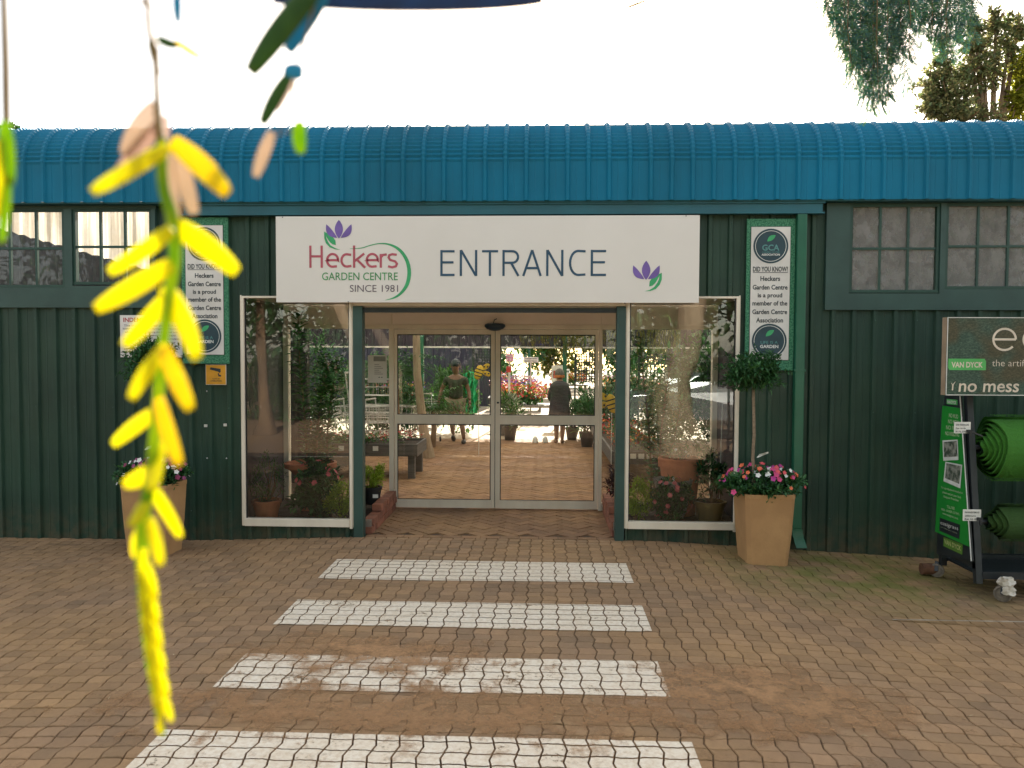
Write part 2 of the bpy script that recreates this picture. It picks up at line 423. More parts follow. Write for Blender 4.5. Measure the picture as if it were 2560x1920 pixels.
# the sand bed under the joints, one sheet that also runs far behind the camera and to the sides
def sheet(x0, x1, y0, y1, nx, ny, zf):
    m = MB(); vs = [(x0+(x1-x0)*i/nx, y0+(y1-y0)*j/ny, zf(x0+(x1-x0)*i/nx, y0+(y1-y0)*j/ny)) for j in range(ny+1) for i in range(nx+1)]
    return m.add(vs, [(j*(nx+1)+i, j*(nx+1)+i+1, (j+1)*(nx+1)+i+1, (j+1)*(nx+1)+i) for j in range(ny) for i in range(nx)])
tag(sheet(-7.2, 7, -6.5, 0.0, 60, 20, lambda x, y: gz(x, y) - .011).build('paving_bed', M_joint), kind='structure')
def far_paving_mat():
    m, nt, out = new_mat('car_park_paving')
    g = node(nt, 'ShaderNodeNewGeometry'); bt = node(nt, 'ShaderNodeTexBrick')
    bt.inputs['Scale'].default_value = 1; bt.inputs['Brick Width'].default_value = .225; bt.inputs['Row Height'].default_value = .116; bt.inputs['Mortar Size'].default_value = .005
    bt.inputs['Color1'].default_value = (.24,.16,.10,1); bt.inputs['Color2'].default_value = (.20,.13,.085,1); bt.inputs['Mortar'].default_value = (.10,.06,.035,1)
    nt.links.new(g.outputs['Position'], bt.inputs['Vector'])
    c = mixc(nt, ramp(nt, noise(nt, .7, 5), .35, .65, 0, .7), bt.outputs[0], (.33, .20, .10))
    b = node(nt, 'ShaderNodeBsdfPrincipled'); b.inputs['Roughness'].default_value = .9; nt.links.new(c, b.inputs['Base Color'])
    nt.links.new(b.outputs[0], out.inputs[0]); return m
tag(sheet(-120, 120, -160, -6.5, 40, 20, lambda x, y: gz(x, y) * (1 if abs(x) < 7 else 1) - .013).build('car_park_ground', far_paving_mat()), kind='structure')
tag(sheet(-120, -7.2, -6.5, 0, 10, 4, lambda x, y: gz(x, y) - .015).build('side_ground', M_joint), kind='structure')
tag(sheet(7, 120, -6.5, 0, 10, 4, lambda x, y: gz(x, y) - .015).build('side_ground.001', M_joint), kind='structure')

# zebra stripes: paint on the faces of the blocks
def paint_mat(name, worn, yellow=0):
    m, nt, out = new_mat(name)
    bs = node(nt, 'ShaderNodeBsdfPrincipled'); bs.inputs['Roughness'].default_value = .7
    n1 = noise(nt, 3.2, 6, rough=.65); n2 = noise(nt, 34, 6, rough=.75)
    c = mixc(nt, ramp(nt, n2, .42, .68, 0, .75), (.82, .73, .60), (.56, .41, .26))
    c = mixc(nt, ramp(nt, n1, .4, .7, 0, .45), c, (.66, .52, .36))
    nt.links.new(c, bs.inputs['Base Color'])
    bp = node(nt, 'ShaderNodeBump'); bp.inputs['Strength'].default_value = .4; bp.inputs['Distance'].default_value = .006
    nt.links.new(n2, bp.inputs['Height']); nt.links.new(bp.outputs[0], bs.inputs['Normal'])
    tr = node(nt, 'ShaderNodeBsdfTransparent'); mx = node(nt, 'ShaderNodeMixShader')
    s = mathn(nt, 'ADD', mathn(nt, 'MULTIPLY', n1, .55), mathn(nt, 'MULTIPLY', n2, .45))
    nt.links.new(ramp(nt, s, worn, worn + .035), mx.inputs[0]); nt.links.new(tr.outputs[0], mx.inputs[2]); nt.links.new(bs.outputs[0], mx.inputs[1])
    nt.links.new(mx.outputs[0], out.inputs[0]); return m
def zebra(x0, x1, y0, y1, worn, seed):
    m = MB(); rr = random.Random(seed)
    for k in range(int(y0 / PY) - 2, int(y1 / PY) + 2):
        for i in range(int(x0 / PX) - 2, int(x1 / PX) + 2):
            pl = paver_poly(i, k, .0028); cx = sum(p[0] for p in pl)/len(pl); cy = sum(p[1] for p in pl)/len(pl)
            m.add([(cx+(x-cx)*.96, cy+(y-cy)*.95, gz(x, y) + .0042 + .004*math.sin(cx*2.3+1)*math.sin(cy*3.1)) for x, y in pl], [tuple(range(len(pl)))])
    me = bpy.data.meshes.new('zebra_stripe'); me.from_pydata(m.v, [], m.f)
    bm = bmesh.new(); bm.from_mesh(me)
    for co, no in (((x0,0,0),(-1,0,0)), ((x1,0,0),(1,0,0)), ((0,y0,0),(0,-1,0)), ((0,y1,0),(0,1,0))):
        bmesh.ops.bisect_plane(bm, geom=bm.verts[:]+bm.edges[:]+bm.faces[:], plane_co=co, plane_no=no, clear_outer=True)
    bm.normal_update(); bm.to_mesh(me); bm.free(); me.materials.append(paint_mat('zebra_paint', worn))
    o = bpy.data.objects.new('zebra_stripe', me); COL.objects.link(o); tag(o, kind='structure')
zebra(-1.845, .745, -1.47, -.875, .605, 1)
zebra(-1.835, .74, -2.56, -2.03, .59, 2)
zebra(-1.82, .70, -3.56, -3.07, .565, 3)
zebra(-1.85, .72, -4.62, -4.045, .60, 4)

# drifted orange sand over the blocks
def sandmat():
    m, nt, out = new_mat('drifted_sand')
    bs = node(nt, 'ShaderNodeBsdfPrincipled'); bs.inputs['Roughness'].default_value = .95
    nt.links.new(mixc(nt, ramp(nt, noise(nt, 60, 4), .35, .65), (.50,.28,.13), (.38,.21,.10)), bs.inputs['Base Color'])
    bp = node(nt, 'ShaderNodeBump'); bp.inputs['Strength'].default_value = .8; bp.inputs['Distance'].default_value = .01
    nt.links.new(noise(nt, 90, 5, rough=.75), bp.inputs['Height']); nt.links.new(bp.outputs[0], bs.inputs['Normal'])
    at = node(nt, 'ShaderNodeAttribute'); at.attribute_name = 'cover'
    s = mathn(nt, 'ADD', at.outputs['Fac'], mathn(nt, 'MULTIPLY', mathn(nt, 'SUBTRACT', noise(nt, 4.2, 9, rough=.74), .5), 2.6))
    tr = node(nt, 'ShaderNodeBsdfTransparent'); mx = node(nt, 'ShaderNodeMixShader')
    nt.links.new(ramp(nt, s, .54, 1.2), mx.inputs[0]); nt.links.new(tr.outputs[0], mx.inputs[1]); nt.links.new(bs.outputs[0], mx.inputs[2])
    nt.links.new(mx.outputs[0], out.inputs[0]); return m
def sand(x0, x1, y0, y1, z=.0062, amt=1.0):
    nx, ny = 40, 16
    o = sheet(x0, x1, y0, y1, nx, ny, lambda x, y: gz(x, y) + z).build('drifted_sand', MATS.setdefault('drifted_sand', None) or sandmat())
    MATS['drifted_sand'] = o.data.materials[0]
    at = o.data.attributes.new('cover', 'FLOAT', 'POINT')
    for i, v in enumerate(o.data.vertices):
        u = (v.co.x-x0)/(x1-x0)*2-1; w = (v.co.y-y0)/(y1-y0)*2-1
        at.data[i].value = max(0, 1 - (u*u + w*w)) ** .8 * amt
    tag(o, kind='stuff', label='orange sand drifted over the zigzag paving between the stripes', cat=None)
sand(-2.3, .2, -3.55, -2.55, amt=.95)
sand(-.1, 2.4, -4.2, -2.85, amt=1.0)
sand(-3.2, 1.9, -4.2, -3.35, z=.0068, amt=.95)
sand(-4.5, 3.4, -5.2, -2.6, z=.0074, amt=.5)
tag(MB().box(2.55, 3.9, -2.055, -2.035, -.075, -.0745).build('white_paint_line', pmat('worn_line', (.45,.38,.3), (.2,.15,.1), scale=9)), kind='structure').data.transform(Matrix.Translation((0,0,.012)))

# hall and vestibule floor: herringbone bricks
M_hb = paver_material('brick_floor', (.30, .172, .098), (.22, .128, .078))
mb = MB(); b_, a_ = .11, .22
cs, sn = math.cos(R(45)), math.sin(R(45))
rng = random.Random(9)
def hb(x, y, w, h):
    g = .004; cx, cy = x+w/2, y+h/2; q = [(x+g,y+g),(x+w-g,y+g),(x+w-g,y+h-g),(x+g,y+h-g)]
    X, Y = cx*cs - cy*sn, cx*sn + cy*cs
    X -= .55
    if not (-3.3 < X < 2.4 and .1 < Y < 9.2): return
    if Y > 1.55 or (-1.85 < X < .76 and Y > .14):
        dz = rng.uniform(-.0025, .0025); vs = []
        for s, z in ((1, -.02), (1, -.003), (.95, 0)):
            for px, py in q:
                ax, ay = cx+(px-cx)*s, cy+(py-cy)*s
                vs.append((ax*cs-ay*sn-.55, ax*sn+ay*cs, z+dz))
        mb.add(vs, [(8,9,10,11)] + [(r*4+j, r*4+(j+1)%4, r*4+4+(j+1)%4, r*4+4+j) for r in (0,1) for j in range(4)])
for i in range(-60, 90):
    for j in range(-60, 90):
        # herringbone lattice: steps (b,b) and (2b... ) produce the interlocked pattern
        x = i*b_ + j*b_*2; y = i*b_ - j*b_*2
        hb(x, y, a_, b_); hb(x, y + b_, b_, a_) if False else hb(x - b_, y, b_, a_)
for i in range(13):               # soldier course on the threshold
    x0 = -1.80 + i*.196
    mb.box(x0+.003, x0+.193, .012, .105, -.02, .0)
tag(mb.build('brick_floor', M_hb), kind='structure')
tag(sheet(-12, 12, .0, 12, 12, 12, lambda x, y: -.012).build('hall_ground', M_joint), kind='structure')
yard = pmat('yard_paving', (.40,.31,.21), (.33,.25,.17), rough=.9, scale=1.5, bump=.3, bscale=30)
tag(sheet(-60, 60, 9.2, 90, 12, 12, lambda x, y: -.006).build('yard_ground', yard), kind='structure')

# ================================================================== the garden centre building
B = thing('garden_centre_building', 'long green metal clad garden centre building with curved ribbed roof and glazed entrance', 'building', (-.5, 0, 0))
def ibr(x0, x1, z0, z1, y=0.0, pitch=.2, h=.028, phase=0.0, mb=None):
    """box-rib sheeting between x0 and x1, ribs towards -Y"""
    mb = mb or MB(); xs = []
    n0 = int(math.floor((x0 - phase) / pitch)) - 1
    x = x0; pts = [(x0, None)]
    for n in range(n0, int((x1 - phase) / pitch) + 2):
        b = phase + n * pitch
        for dx, dy in ((0, 0), (.012, -h), (.047, -h), (.059, 0), (.125, 0), (.128, -.003), (.134, -.003), (.137, 0)):
            if x0 < b + dx < x1: pts.append((b + dx, dy))
    def yy(x):
        t = (x - phase) % pitch
        if t < .012: return -h * t / .012
        if t < .047: return -h
        if t < .059: return -h * (.059 - t) / .012
        return 0
    pts[0] = (x0, yy(x0)); pts.append((x1, yy(x1)))
    vs = []
    for px, dy in pts: vs += [(px, y + dy, z0), (px, y + dy, z1)]
    return mb.add(vs, [(2*i, 2*i+2, 2*i+3, 2*i+1) for i in range(len(pts)-1)])
ibr(-9, -3.055, -.18, 2.31).build('wall_cladding', green_wall, B)
ibr(1.925, 9, -.28, 2.31).build('wall_cladding', green_wall, B)
ibr(-3.90, -3.055, 2.31, 3.3).build('wall_cladding', green_wall, B)
ibr(-3.055, 1.925, 2.435, 3.3).build('wall_cladding', green_wall, B)
ibr(1.925, 2.74, 2.31, 3.3).build('wall_cladding', green_wall, B)
ibr(-3.055, -1.915, -.12, .105, y=.004).build('wall_cladding', green_wall, B)
ibr(.825, 1.925, -.12, .125, y=.004).build('wall_cladding', green_wall, B)
# sheet screws in rows on the ribs
for x0, x1, zz in ((-7.2, -3.1, (.25, 1.3, 2.2)), (2.65, 7.2, (.25, 1.3, 2.2)), (-3.0, 1.9, (2.55, 3.15))):
    n_ = math.ceil(x0/.2)
    while n_*.2 < x1:
        for z in zz:
            if 'screw0' not in globals(): screw0 = MB().lathe((0, 0, 0), [(.0001,-.0055),(.0055,-.003),(.0055,.003),(.0001,.0055)], 6).build('screw', pmat('screw_paint', (.03,.09,.07), rough=.3), B); o = screw0
            else: o = screw0.copy(); COL.objects.link(o)
            o.location = (n_*.2+.0295, -.030, z)
        n_ += 2
# backing wall so light does not leak (behind the sheets)
mb = MB()
for x0, x1, z0, z1 in ((-9,-3.06,-.3,2.5),(1.93,9,-.3,2.5),(-3.90,2.74,2.45,3.40),(-3.055,-1.92,-.3,.10),(.83,1.925,-.3,.12)):
    mb.box(x0, x1, .012, .05, z0, z1)
mb.build('wall_lining', green_dark, B)

# curved ribbed roof: sheeting bent over the eave, crimped across the bend
path = [(-.15, 3.345, 0), (-.15, 3.72, 0)]
NC = 30; rr = .45
for i in range(NC + 1):
    a = (PI/2) * i / NC
    path.append((-.15 + rr - rr*math.cos(a), 3.72 + rr*math.sin(a), (.009 if i % 2 else -.005) if 0 < i < NC else 0))
path += [(.6, 4.172, 0), (1.6, 4.12, 0)]
nor = []
for i, (y, z, o) in enumerate(path):
    a = path[max(0, i-1)]; b = path[min(len(path)-1, i+1)]
    t = Vector((b[0]-a[0], b[1]-a[1])).normalized(); nor.append(Vector((-t.y, t.x)))
xs = []
x = -9.0
while x < 9.0:
    for dx, h in ((0, 0), (.014, .025), (.040, .025), (.054, 0), (.105, 0), (.111, .003), (.117, 0)): xs.append((x + dx, h))
    x += .2
vs = []; fs = []
for i, (y, z, o) in enumerate(path):
    for px, h in xs:
        d = h + o * (1 if h < .01 else .45)
        vs.append((px, y + nor[i].x * d, z + nor[i].y * d))
m_ = len(xs)
for i in range(len(path) - 1):
    for k in range(m_ - 1): fs.append((i*m_+k, i*m_+k+1, (i+1)*m_+k+1, (i+1)*m_+k))
MB().add(vs, fs).build('roof', roof_flare_blue, B)
# flashing under the roof edge, gutter-like beam above the entrance
MB().box(-9, 9, -.135, .05, 3.335, 3.352).build('soffit', trim_blue, B)
mb = MB(); mb.box(-3.58, 2.68, -.10, -.03, 3.235, 3.335); mb.box(-3.60, 2.70, -.118, -.03, 3.318, 3.336); mb.box(-3.60, 2.70, -.108, -.03, 3.222, 3.236)
mb.build('eaves_beam', trim_blue, B)
MB().box(-9, -3.9, -.028, .012, 3.30, 3.338).build('eaves_trim', green_board, B); MB().box(2.74, 9, -.028, .012, 3.33, 3.338).build('eaves_trim', green_board, B)

# upper window bands
dusty = glassmat('dusty_glass', .0, mul=.55, dust=.62)
clear_old = glassmat('old_glass', .0, mul=.7, dust=.16)
def window(x0, x1, z0, z1, cols, gl, zs=.5, bw=.022):
    w = MB()
    fr = .028
    w.box(x0-fr, x1+fr, -.03, .02, z1, z1+fr); w.box(x0-fr, x1+fr, -.036, .02, z0-fr, z0)
    w.box(x0-fr, x0, -.03, .02, z0, z1); w.box(x1, x1+fr, -.03, .02, z0, z1)
    zm = z0 + (z1 - z0) * zs
    w.box(x0, x1, -.022, .005, zm - bw/2, zm + bw/2)
    for c in range(1, cols):
        xm = x0 + (x1-x0) * c / cols
        w.box(xm - bw/2, xm + bw/2, -.0245, .0045, z0, zm - bw/2); w.box(xm - bw/2, xm + bw/2, -.0245, .0045, zm + bw/2, z1)
    fo = w.build('window', green_dark, B)
    ob = MB()
    for c in range(cols):
        a = x0 + (x1-x0)*c/cols + bw*.5; b = x0 + (x1-x0)*(c+1)/cols - bw*.5
        for lo, hi in ((z0, zm - bw/2), (zm + bw/2, z1)):
            p = MB(); p.add([(a, -.008, lo), (b, -.008, lo), (b, -.008, hi), (a, -.008, hi)], [(0,1,2,3)])
            g = p.build('pane', gl); g.parent = fo; g.matrix_parent_inverse = fo.matrix_world.inverted()
            g.parent = fo; g.matrix_parent_inverse = Matrix.Identity(4)
    return fo
def board_with_holes(x0, x1, z0, z1, holes, name):
    mb = MB(); holes = sorted(holes); x = x0
    for a, b, c, d in holes:
        if a > x: mb.box(x, a, -.045, .012, z0, z1)
        mb.box(a, b, -.045, .012, z0, c); mb.box(a, b, -.045, .012, d, z1); x = b
    if x < x1: mb.box(x, x1, -.045, .012, z0, z1)
    return mb.build(name, green_board, B)
HL = [(-6.90,-6.12,2.51,3.36), (-5.70-.45,-4.84,2.50,3.36), (-4.76,-3.94,2.53,3.33)]
HL = [(-6.00,-4.84,2.51,3.295), (-4.76,-3.94,2.53,3.295)]
board_with_holes(-9, -3.90, 2.31, 3.30, HL, 'window_board')
HR = [(2.965, 3.825, 2.46, 3.325), (3.875, 4.79, 2.50, 3.328), (4.90, 5.8, 2.50, 3.328)]
board_with_holes(2.74, 9, 2.30, 3.33, HR, 'window_board')
window(-5.97, -4.87, 2.54, 3.28, 4, clear_old)
window(-4.73, -3.97, 2.57, 3.28, 3, clear_old)
window(2.995, 3.795, 2.495, 3.295, 3, dusty)
window(3.905, 4.76, 2.53, 3.30, 3, dusty)
window(4.93, 5.77, 2.53, 3.30, 3, dusty)

# bay windows either side of the entrance, green posts, header
shop = glassmat('shop_glass', .02, mul=1.25, tint=(.90,.95,.93))
door_glass = glassmat('door_glass', .0, mul=1.25, tint=(.93,.96,.95))
def shop_window(x0, x1, z0, z1, sill):
    fo = MB()
    t = .028
    fo.box(x0, x0+t, -.035, .03, z0, z1); fo.box(x1-t, x1, -.035, .03, z0 - .02, z1)
    fo.box(x0+t, x1-t, -.035, .03, z1-.02, z1)
    fo.box(x0+t, x1-t, -.05, .035, z0, z0+sill); fo.box(x0 - .012, x0, -.022, .03, z0, z1+.01); fo.box(x1, x1+.012, -.022, .03, z0, z1+.01)
    f = fo.build('shop_window', alu, B, bevel=.002)
    g = MB().box(x0+t, x1-t, .0, .006, z0+sill, z1-.02)
    g = MB().add([(x0+t,0,z0+sill),(x1-t,0,z0+sill),(x1-t,0,z1-.02),(x0+t,0,z1-.02)], [(0,1,2,3)]).build('pane', shop); g.parent = f
    s = MB()
    s.box(x0+t, x0+t+.012, -.008, .008, z0+sill, z1-.02); s.box(x1-t-.012, x1-t, -.008, .008, z0+sill, z1-.02)
    s = s.build('gasket', rubber); s.parent = f
    return f
shop_window(-3.04, -1.915, .105, 2.43, .075)
shop_window(.825, 1.92, .125, 2.43, .07)
for x0, x1 in ((-1.905, -1.81), (.725, .815)):
    MB().box(x0, x1, -.03, .09, -.06, 2.33).build('door_post', green_board, B, bevel=.003)
mb = MB(); mb.box(-1.90, .81, -.02, .08, 2.335, 2.43); mb.box(-1.86, .78, .085, .12, 2.27, 2.33)
mb.build('door_header', alu, B)
mb = MB(); mb.box(-1.81, .725, .01, .045, 2.27, 2.318); mb.build('shutter_slot', black, B)
MB().box(-3.2, 2.2, .05, 1.46, 2.44, 2.47).build('vestibule_ceiling', alu_sh, B)
# door wall 1.5 m back
YD = 1.5
mb = MB()
mb.box(-3.12, 2.05, YD-.02, YD+.04, 2.205, 2.44)
mb.build('transom_panel', alu_sh, B)
mb = MB()
for a, b in ((-1.838, -1.782), (.662, .70), (-3.12, -3.06), (1.99, 2.05)):
    mb.box(a, b, YD-.05, YD+.05, .0, 2.205)
    mb.box(a+.02, b-.015, YD-.026, YD-.0205, 2.206, 2.335)
for a, b in ((-3.06, -1.838), (-1.782, .662), (.70, 1.99)):
    mb.box(a, b, YD-.045, YD+.045, 2.155, 2.204)
mb.box(-3.06, -1.838, YD-.04, YD+.04, .0, .09); mb.box(.70, 1.99, YD-.04, YD+.04, .0, .09)
mb.build('door_frame', alu, B, bevel=.002)
for a, b in ((-3.06, -1.838), (.70, 1.99)):
    MB().add([(a,YD,.09),(b,YD,.09),(b,YD,2.155),(a,YD,2.155)], [(0,1,2,3)]).build('side_light', door_glass, B)
def leaf(x0, x1, st0, st1):
    f = MB()
    f.box(x0, x0+st0, YD-.03, YD+.015, .012, 2.15); f.box(x1-st1, x1, YD-.03, YD+.015, .012, 2.15)
    a, b = x0+st0, x1-st1
    f.box(a, b, YD-.028, YD+.013, 2.09, 2.15); f.box(a, b, YD-.034, YD+.013, 1.02, 1.13); f.box(a, b, YD-.034, YD+.013, .012, .11)
    fo = f.build('sliding_door', alu, B, bevel=.002)
    for lo, hi in ((.11, 1.02), (1.13, 2.09)):
        g = MB().add([(a,YD-.01,lo),(b,YD-.01,lo),(b,YD-.01,hi),(a,YD-.01,hi)], [(0,1,2,3)]).build('pane', door_glass); g.parent = fo
        s = MB(); s.box(a, b, YD-.029, YD-.026, hi-.012, hi); s.box(a, b, YD-.029, YD-.026, lo, lo+.008)
        s.box(a, a+.010, YD-.029, YD-.026, lo+.008, hi-.012); s.box(b-.010, b, YD-.029, YD-.026, lo+.008, hi-.012)
        s = s.build('gasket', rubber); s.parent = fo
    return fo
lf = leaf(-1.775, -.575, .032, .045)
rf = leaf(-.567, .655, .058, .038)
k = MB().lathe((-.535, YD-.035, 1.27), [(0,0),(.012,0),(.012,.02),(0,.02)], 10).build('lock', black); k.parent = rf
mb = MB(); mb.box(-.573, -.569, YD-.02, YD+.01, .012, 2.15); mb.build('door_seal', rubber, B)
# movement sensor over the doors
so = MB()
prof = [(.0001, -.055), (.05, -.05), (.1, -.03), (.125, .0), (.12, .022), (.09, .035), (.0001, .037)]
so.lathe((0, 0, 0), prof, 24)
o = so.build('door_sensor', navy, smooth=True); o.data.transform(Matrix.Diagonal((1, .5, 1, 1))); o.data.transform(Matrix.Translation((-.57, YD-.09, 2.185))); adopt(o, B)
mb = MB().tube([(-.59, YD-.06, 2.22), (-.58, YD-.07, 2.26), (-.55, YD-.06, 2.275)], .006, 6).build('cable', navy, B)
# side walls of the vestibule beds and walls of the rooms beside it
for a, b in ((-3.18, -3.125), (2.055, 2.11)): MB().box(a, b, .05, YD, -.02, 2.44).build('side_wall', purple_sheet, B)
# hall roof: dark sheets with translucent ones between
m, nt, out = new_mat('translucent_sheet')
tl = node(nt, 'ShaderNodeBsdfTranslucent'); tl.inputs[0].default_value = (.92,.86,.76,1)
df = node(nt, 'ShaderNodeBsdfDiffuse'); df.inputs[0].default_value = (.6,.56,.5,1)
mx = node(nt, 'ShaderNodeMixShader'); mx.inputs[0].default_value = .85
nt.links.new(df.outputs[0], mx.inputs[1]); nt.links.new(tl.outputs[0], mx.inputs[2]); nt.links.new(mx.outputs[0], out.inputs[0])
M_tsheet = m
a = MB(); b = MB()
x = -9.0; i = 0
while x < 9:
    w = .7
    ys = 1.6 if x > -3.5 else 5.2
    a.box(x-.02, x+w+.02, ys, 12.02, 3.42, 3.43) if i % 2 == 0 else b.add([(x,ys,3.41),(x+w,ys,3.41),(x+w,12,3.41),(x,12,3.41)], [(0,1,2,3)])
    x += w; i += 1
a.build('hall_roof', purple_sheet, B); b.build('skylight_sheet', M_tsheet, B)
MB().box(-3.5, 9, 1.56, 1.6, 3.3, 4.12).build('inner_gable', green_dark, B)
ibr(-9, 9, 2.06, 3.41, y=12.03).build('hall_fascia', purple_sheet, B)
mb = MB().box(-9, 9, 11.98, 12.02, 2.02, 2.06); mb.build('fascia_rail', steel, B)
for x in (-6.2, -3.1, .55, 3.4, 6.4):
    MB().box(x-.05, x+.05, 11.9, 12.0, -.01, 3.42).build('column', green_pipe, B)
for x0, x1, lb in ((-15, -1.75, 'dark plum corrugated shed across the yard left of the sunny aisle'), (4.4, 15, 'dark plum corrugated shed across the yard right of the sunny aisle')):
    Sd = thing('yard_shed', lb, 'shed', ((x0+x1)/2, 20, 0)); ibr(x0, x1, 0, 3.3, y=20).build('wall', purple_sheet, Sd); MB().box(x0-.1, x1+.1, 19.85, 24, 3.3, 3.36).build('roof', purple_sheet, Sd); MB().box(x0, x1, 20.03, 20.1, 0, 3.29).build('lining', purple_sheet, Sd)
for x in (-9.05, 9.0): MB().box(x, x+.05, .06, 12, 0, 3.4).build('side_wall', purple_sheet, B)
# partition behind the left windows: dark wall under sloping line, translucent sheets above
vs = [(-9,3.2,1.0),(-3.2,3.2,1.0),(-3.2,3.2,3.02),(-9,3.2,4.15)]
c_ = MB(); xx = -9.0; flat_pts = []
while xx < -3.3:
    zt = 3.07 + (-5.81 - xx) * .272
    for dx, h in ((0,0),(.03,.03),(.06,.03),(.09,0)):
        flat_pts.append((xx+dx, 3.2 - h, zt))
    xx += .18
for p in flat_pts: c_.v += [(p[0], p[1], .0), p]
c_.f = [(2*i, 2*i+2, 2*i+3, 2*i+1) for i in range(len(flat_pts)-1)]
c_.build('partition', pmat('plum_partition', (.075,.055,.055), (.04,.03,.03), rough=.7, scale=7), B)
t_ = MB(); n = 0
for i in range(len(flat_pts)): t_.v += [(flat_pts[i][0], 3.24 - (.04 if i % 4 in (1, 2) else 0), 2.2), (flat_pts[i][0], 3.24 - (.04 if i % 4 in (1, 2) else 0), 4.5)]
t_.f = [(2*i, 2*i+2, 2*i+3, 2*i+1) for i in range(len(flat_pts)-1)]
m, nt, out = new_mat('weathered_sheet')
tl = node(nt, 'ShaderNodeBsdfTranslucent'); df = node(nt, 'ShaderNodeBsdfDiffuse')
cc_ = mixc(nt, ramp(nt, noise(nt, 7, 5, sc3=(1,1,.08)), .4, .6), (.62,.56,.48), (.30,.26,.21))
nt.links.new(cc_, tl.inputs[0]); nt.links.new(cc_, df.inputs[0]); mx = node(nt, 'ShaderNodeMixShader'); mx.inputs[0].default_value = .5
nt.links.new(df.outputs[0], mx.inputs[1]); nt.links.new(tl.outputs[0], mx.inputs[2]); nt.links.new(mx.outputs[0], out.inputs[0])
t_.build('skylight_wall', m, B)
# room behind the right-hand windows
mb = MB(); mb.box(2.9, 9, 1.2, 1.25, 2.0, 4.0); mb.box(2.9, 9, .06, 1.2, 2.0, 2.05); mb.build('room_wall', pmat('room_brown', (.16,.13,.12), (.07,.06,.055), rough=.8, scale=4), B)
MB().add([(2.95,1.0,3.12),(3.06,1.0,3.12),(3.42,1.0,3.45),(3.42,1.0,3.7),(2.95,1.0,3.7)],[(0,1,2,3,4)]).build('white_shape', M_tsheet, B)  # pale translucent shape behind the first right-hand window

# downpipe
D = thing('downpipe', 'bright green rectangular downpipe with ribbed shoe beside the right potted tree', 'downpipe', (2.5, -.05, 0))
MB().box(2.445, 2.535, -.105, -.035, .16, 3.22).build('pipe', green_pipe, D, bevel=.006)
mb = MB(); prevr = None
for i in range(10):
    t = i / 9; a = t * R(52)
    cy = -.07 - .17 * (1 - math.cos(a)) - .0 ; cz = .16 - .17 * math.sin(a) * 1.1
    w = .048 + (.003 if i % 2 else 0)
    ring = [(2.49 - w + .03*t, cy - .036*math.cos(a) , cz - .036*math.sin(a)), (2.49 + w + .03*t, cy - .036*math.cos(a), cz - .036*math.sin(a)),
            (2.49 + w + .03*t, cy + .036*math.cos(a), cz + .036*math.sin(a)), (2.49 - w + .03*t, cy + .036*math.cos(a), cz + .036*math.sin(a))]
    o_ = len(mb.v); mb.v += ring
    if i:
        mb.f += [(o_-4+j, o_-4+(j+1)%4, o_+(j+1)%4, o_+j) for j in range(4)]
mb.build('shoe', green_pipe, D)
MB().box(2.435, 2.545, -.112, -.03, 1.7, 1.72).build('bracket', green_pipe, D)

# wall clips and screws on the left wall
for x, z, s in ((-3.41,1.12,.022),(-3.21,1.13,.022),(-3.40,.79,.009),(-3.20,.79,.009),(-3.395,1.47,.009)):
    mb = MB()
    mb.box(x-s*.7, x+s*.7, -.04, -.03, z-s*.6, z+s*.6) if s > .01 else mb.lathe((x, -.034, z), [(0,-s),(s,0),(0,s)], 8)
    mb.build('wall_fixing', pmat('zinc', (.7,.7,.68), rough=.3, metal=.3), B)

# ================================================================== entrance sign
S = thing('entrance_sign', 'long white board over the doors with flower logo and the word entrance', 'sign', (-.57, -.12, 2.36))
SX0, SX1, SZ0, SZ1 = -2.645, 1.505, 2.36, 3.205
MB().box(SX0, SX1, -.125, -.11, SZ0, SZ1).build('board', white_sign, S, bevel=.002)
def s2(x, y): return (SX0 + (x-96)/(2118-96)*(SX1-SX0), SZ1 - (y-80)/(487-80)*(SZ1-SZ0))
US = (SX1-SX0)/(2118-96)
YS = -.1275
def lens(a, b, w, bend=0.0, n=12, skew=0):
    A = Vector(a); Bv = Vector(b); d = Bv - A; nn = Vector((-d.y, d.x)).normalized()
    up = []; dn = []
    for i in range(n+1):
        t = i/n; c = A + d*t + nn * bend * math.sin(PI*t)
        ww = w/2 * math.sin(PI * t ** (1.0 + skew)) ** .85
        up.append(c + nn*ww); dn.append(c - nn*ww)
    return [tuple(p) for p in up] + [tuple(p) for p in reversed(dn[1:-1])]
def flower_logo(cx, top, bot, lx, ly, rx, mir):
    m1 = MB()
    flat(m1, [s2(*p) for p in lens((cx, bot), (cx, top), 40)], YS)
    m1.build('logo_petals', ink_purple, S)
    for px in (lx, rx):
        m2 = MB(); sgn = 1 if px < cx else -1
        flat(m2, [s2(*p) for p in lens((cx - sgn*9, bot - 3), (px, ly), 29, bend=10*-sgn*1)], YS - .0004)
        m2.build('logo_petals', ink_purple, S)
flower_logo(403, 97, 185, 342, 118, 464, 1)
flower_logo(1869, 291, 380, 1808, 313, 1932, -1)
mb = MB(); flat(mb, [s2(*p) for p in ((331,152),(352,163),(374,178),(386,195),(388,216),(372,212),(360,203),(350,190),(343,178),(340,168),(342,182),(350,200),(362,217),(385,230),(410,238),(385,236),(358,226),(340,207),(332,183))], YS); mb.build('logo_leaf', ink_green2, S)
mb = MB(); flat(mb, [s2(*p) for p in ((1943,347),(1920,357),(1898,370),(1886,388),(1884,411),(1900,407),(1912,396),(1922,380),(1929,366),(1932,360),(1930,376),(1922,394),(1908,413),(1886,427),(1862,433),(1890,432),(1916,422),(1934,402),(1943,378))], YS); mb.build('logo_leaf', ink_green2, S)
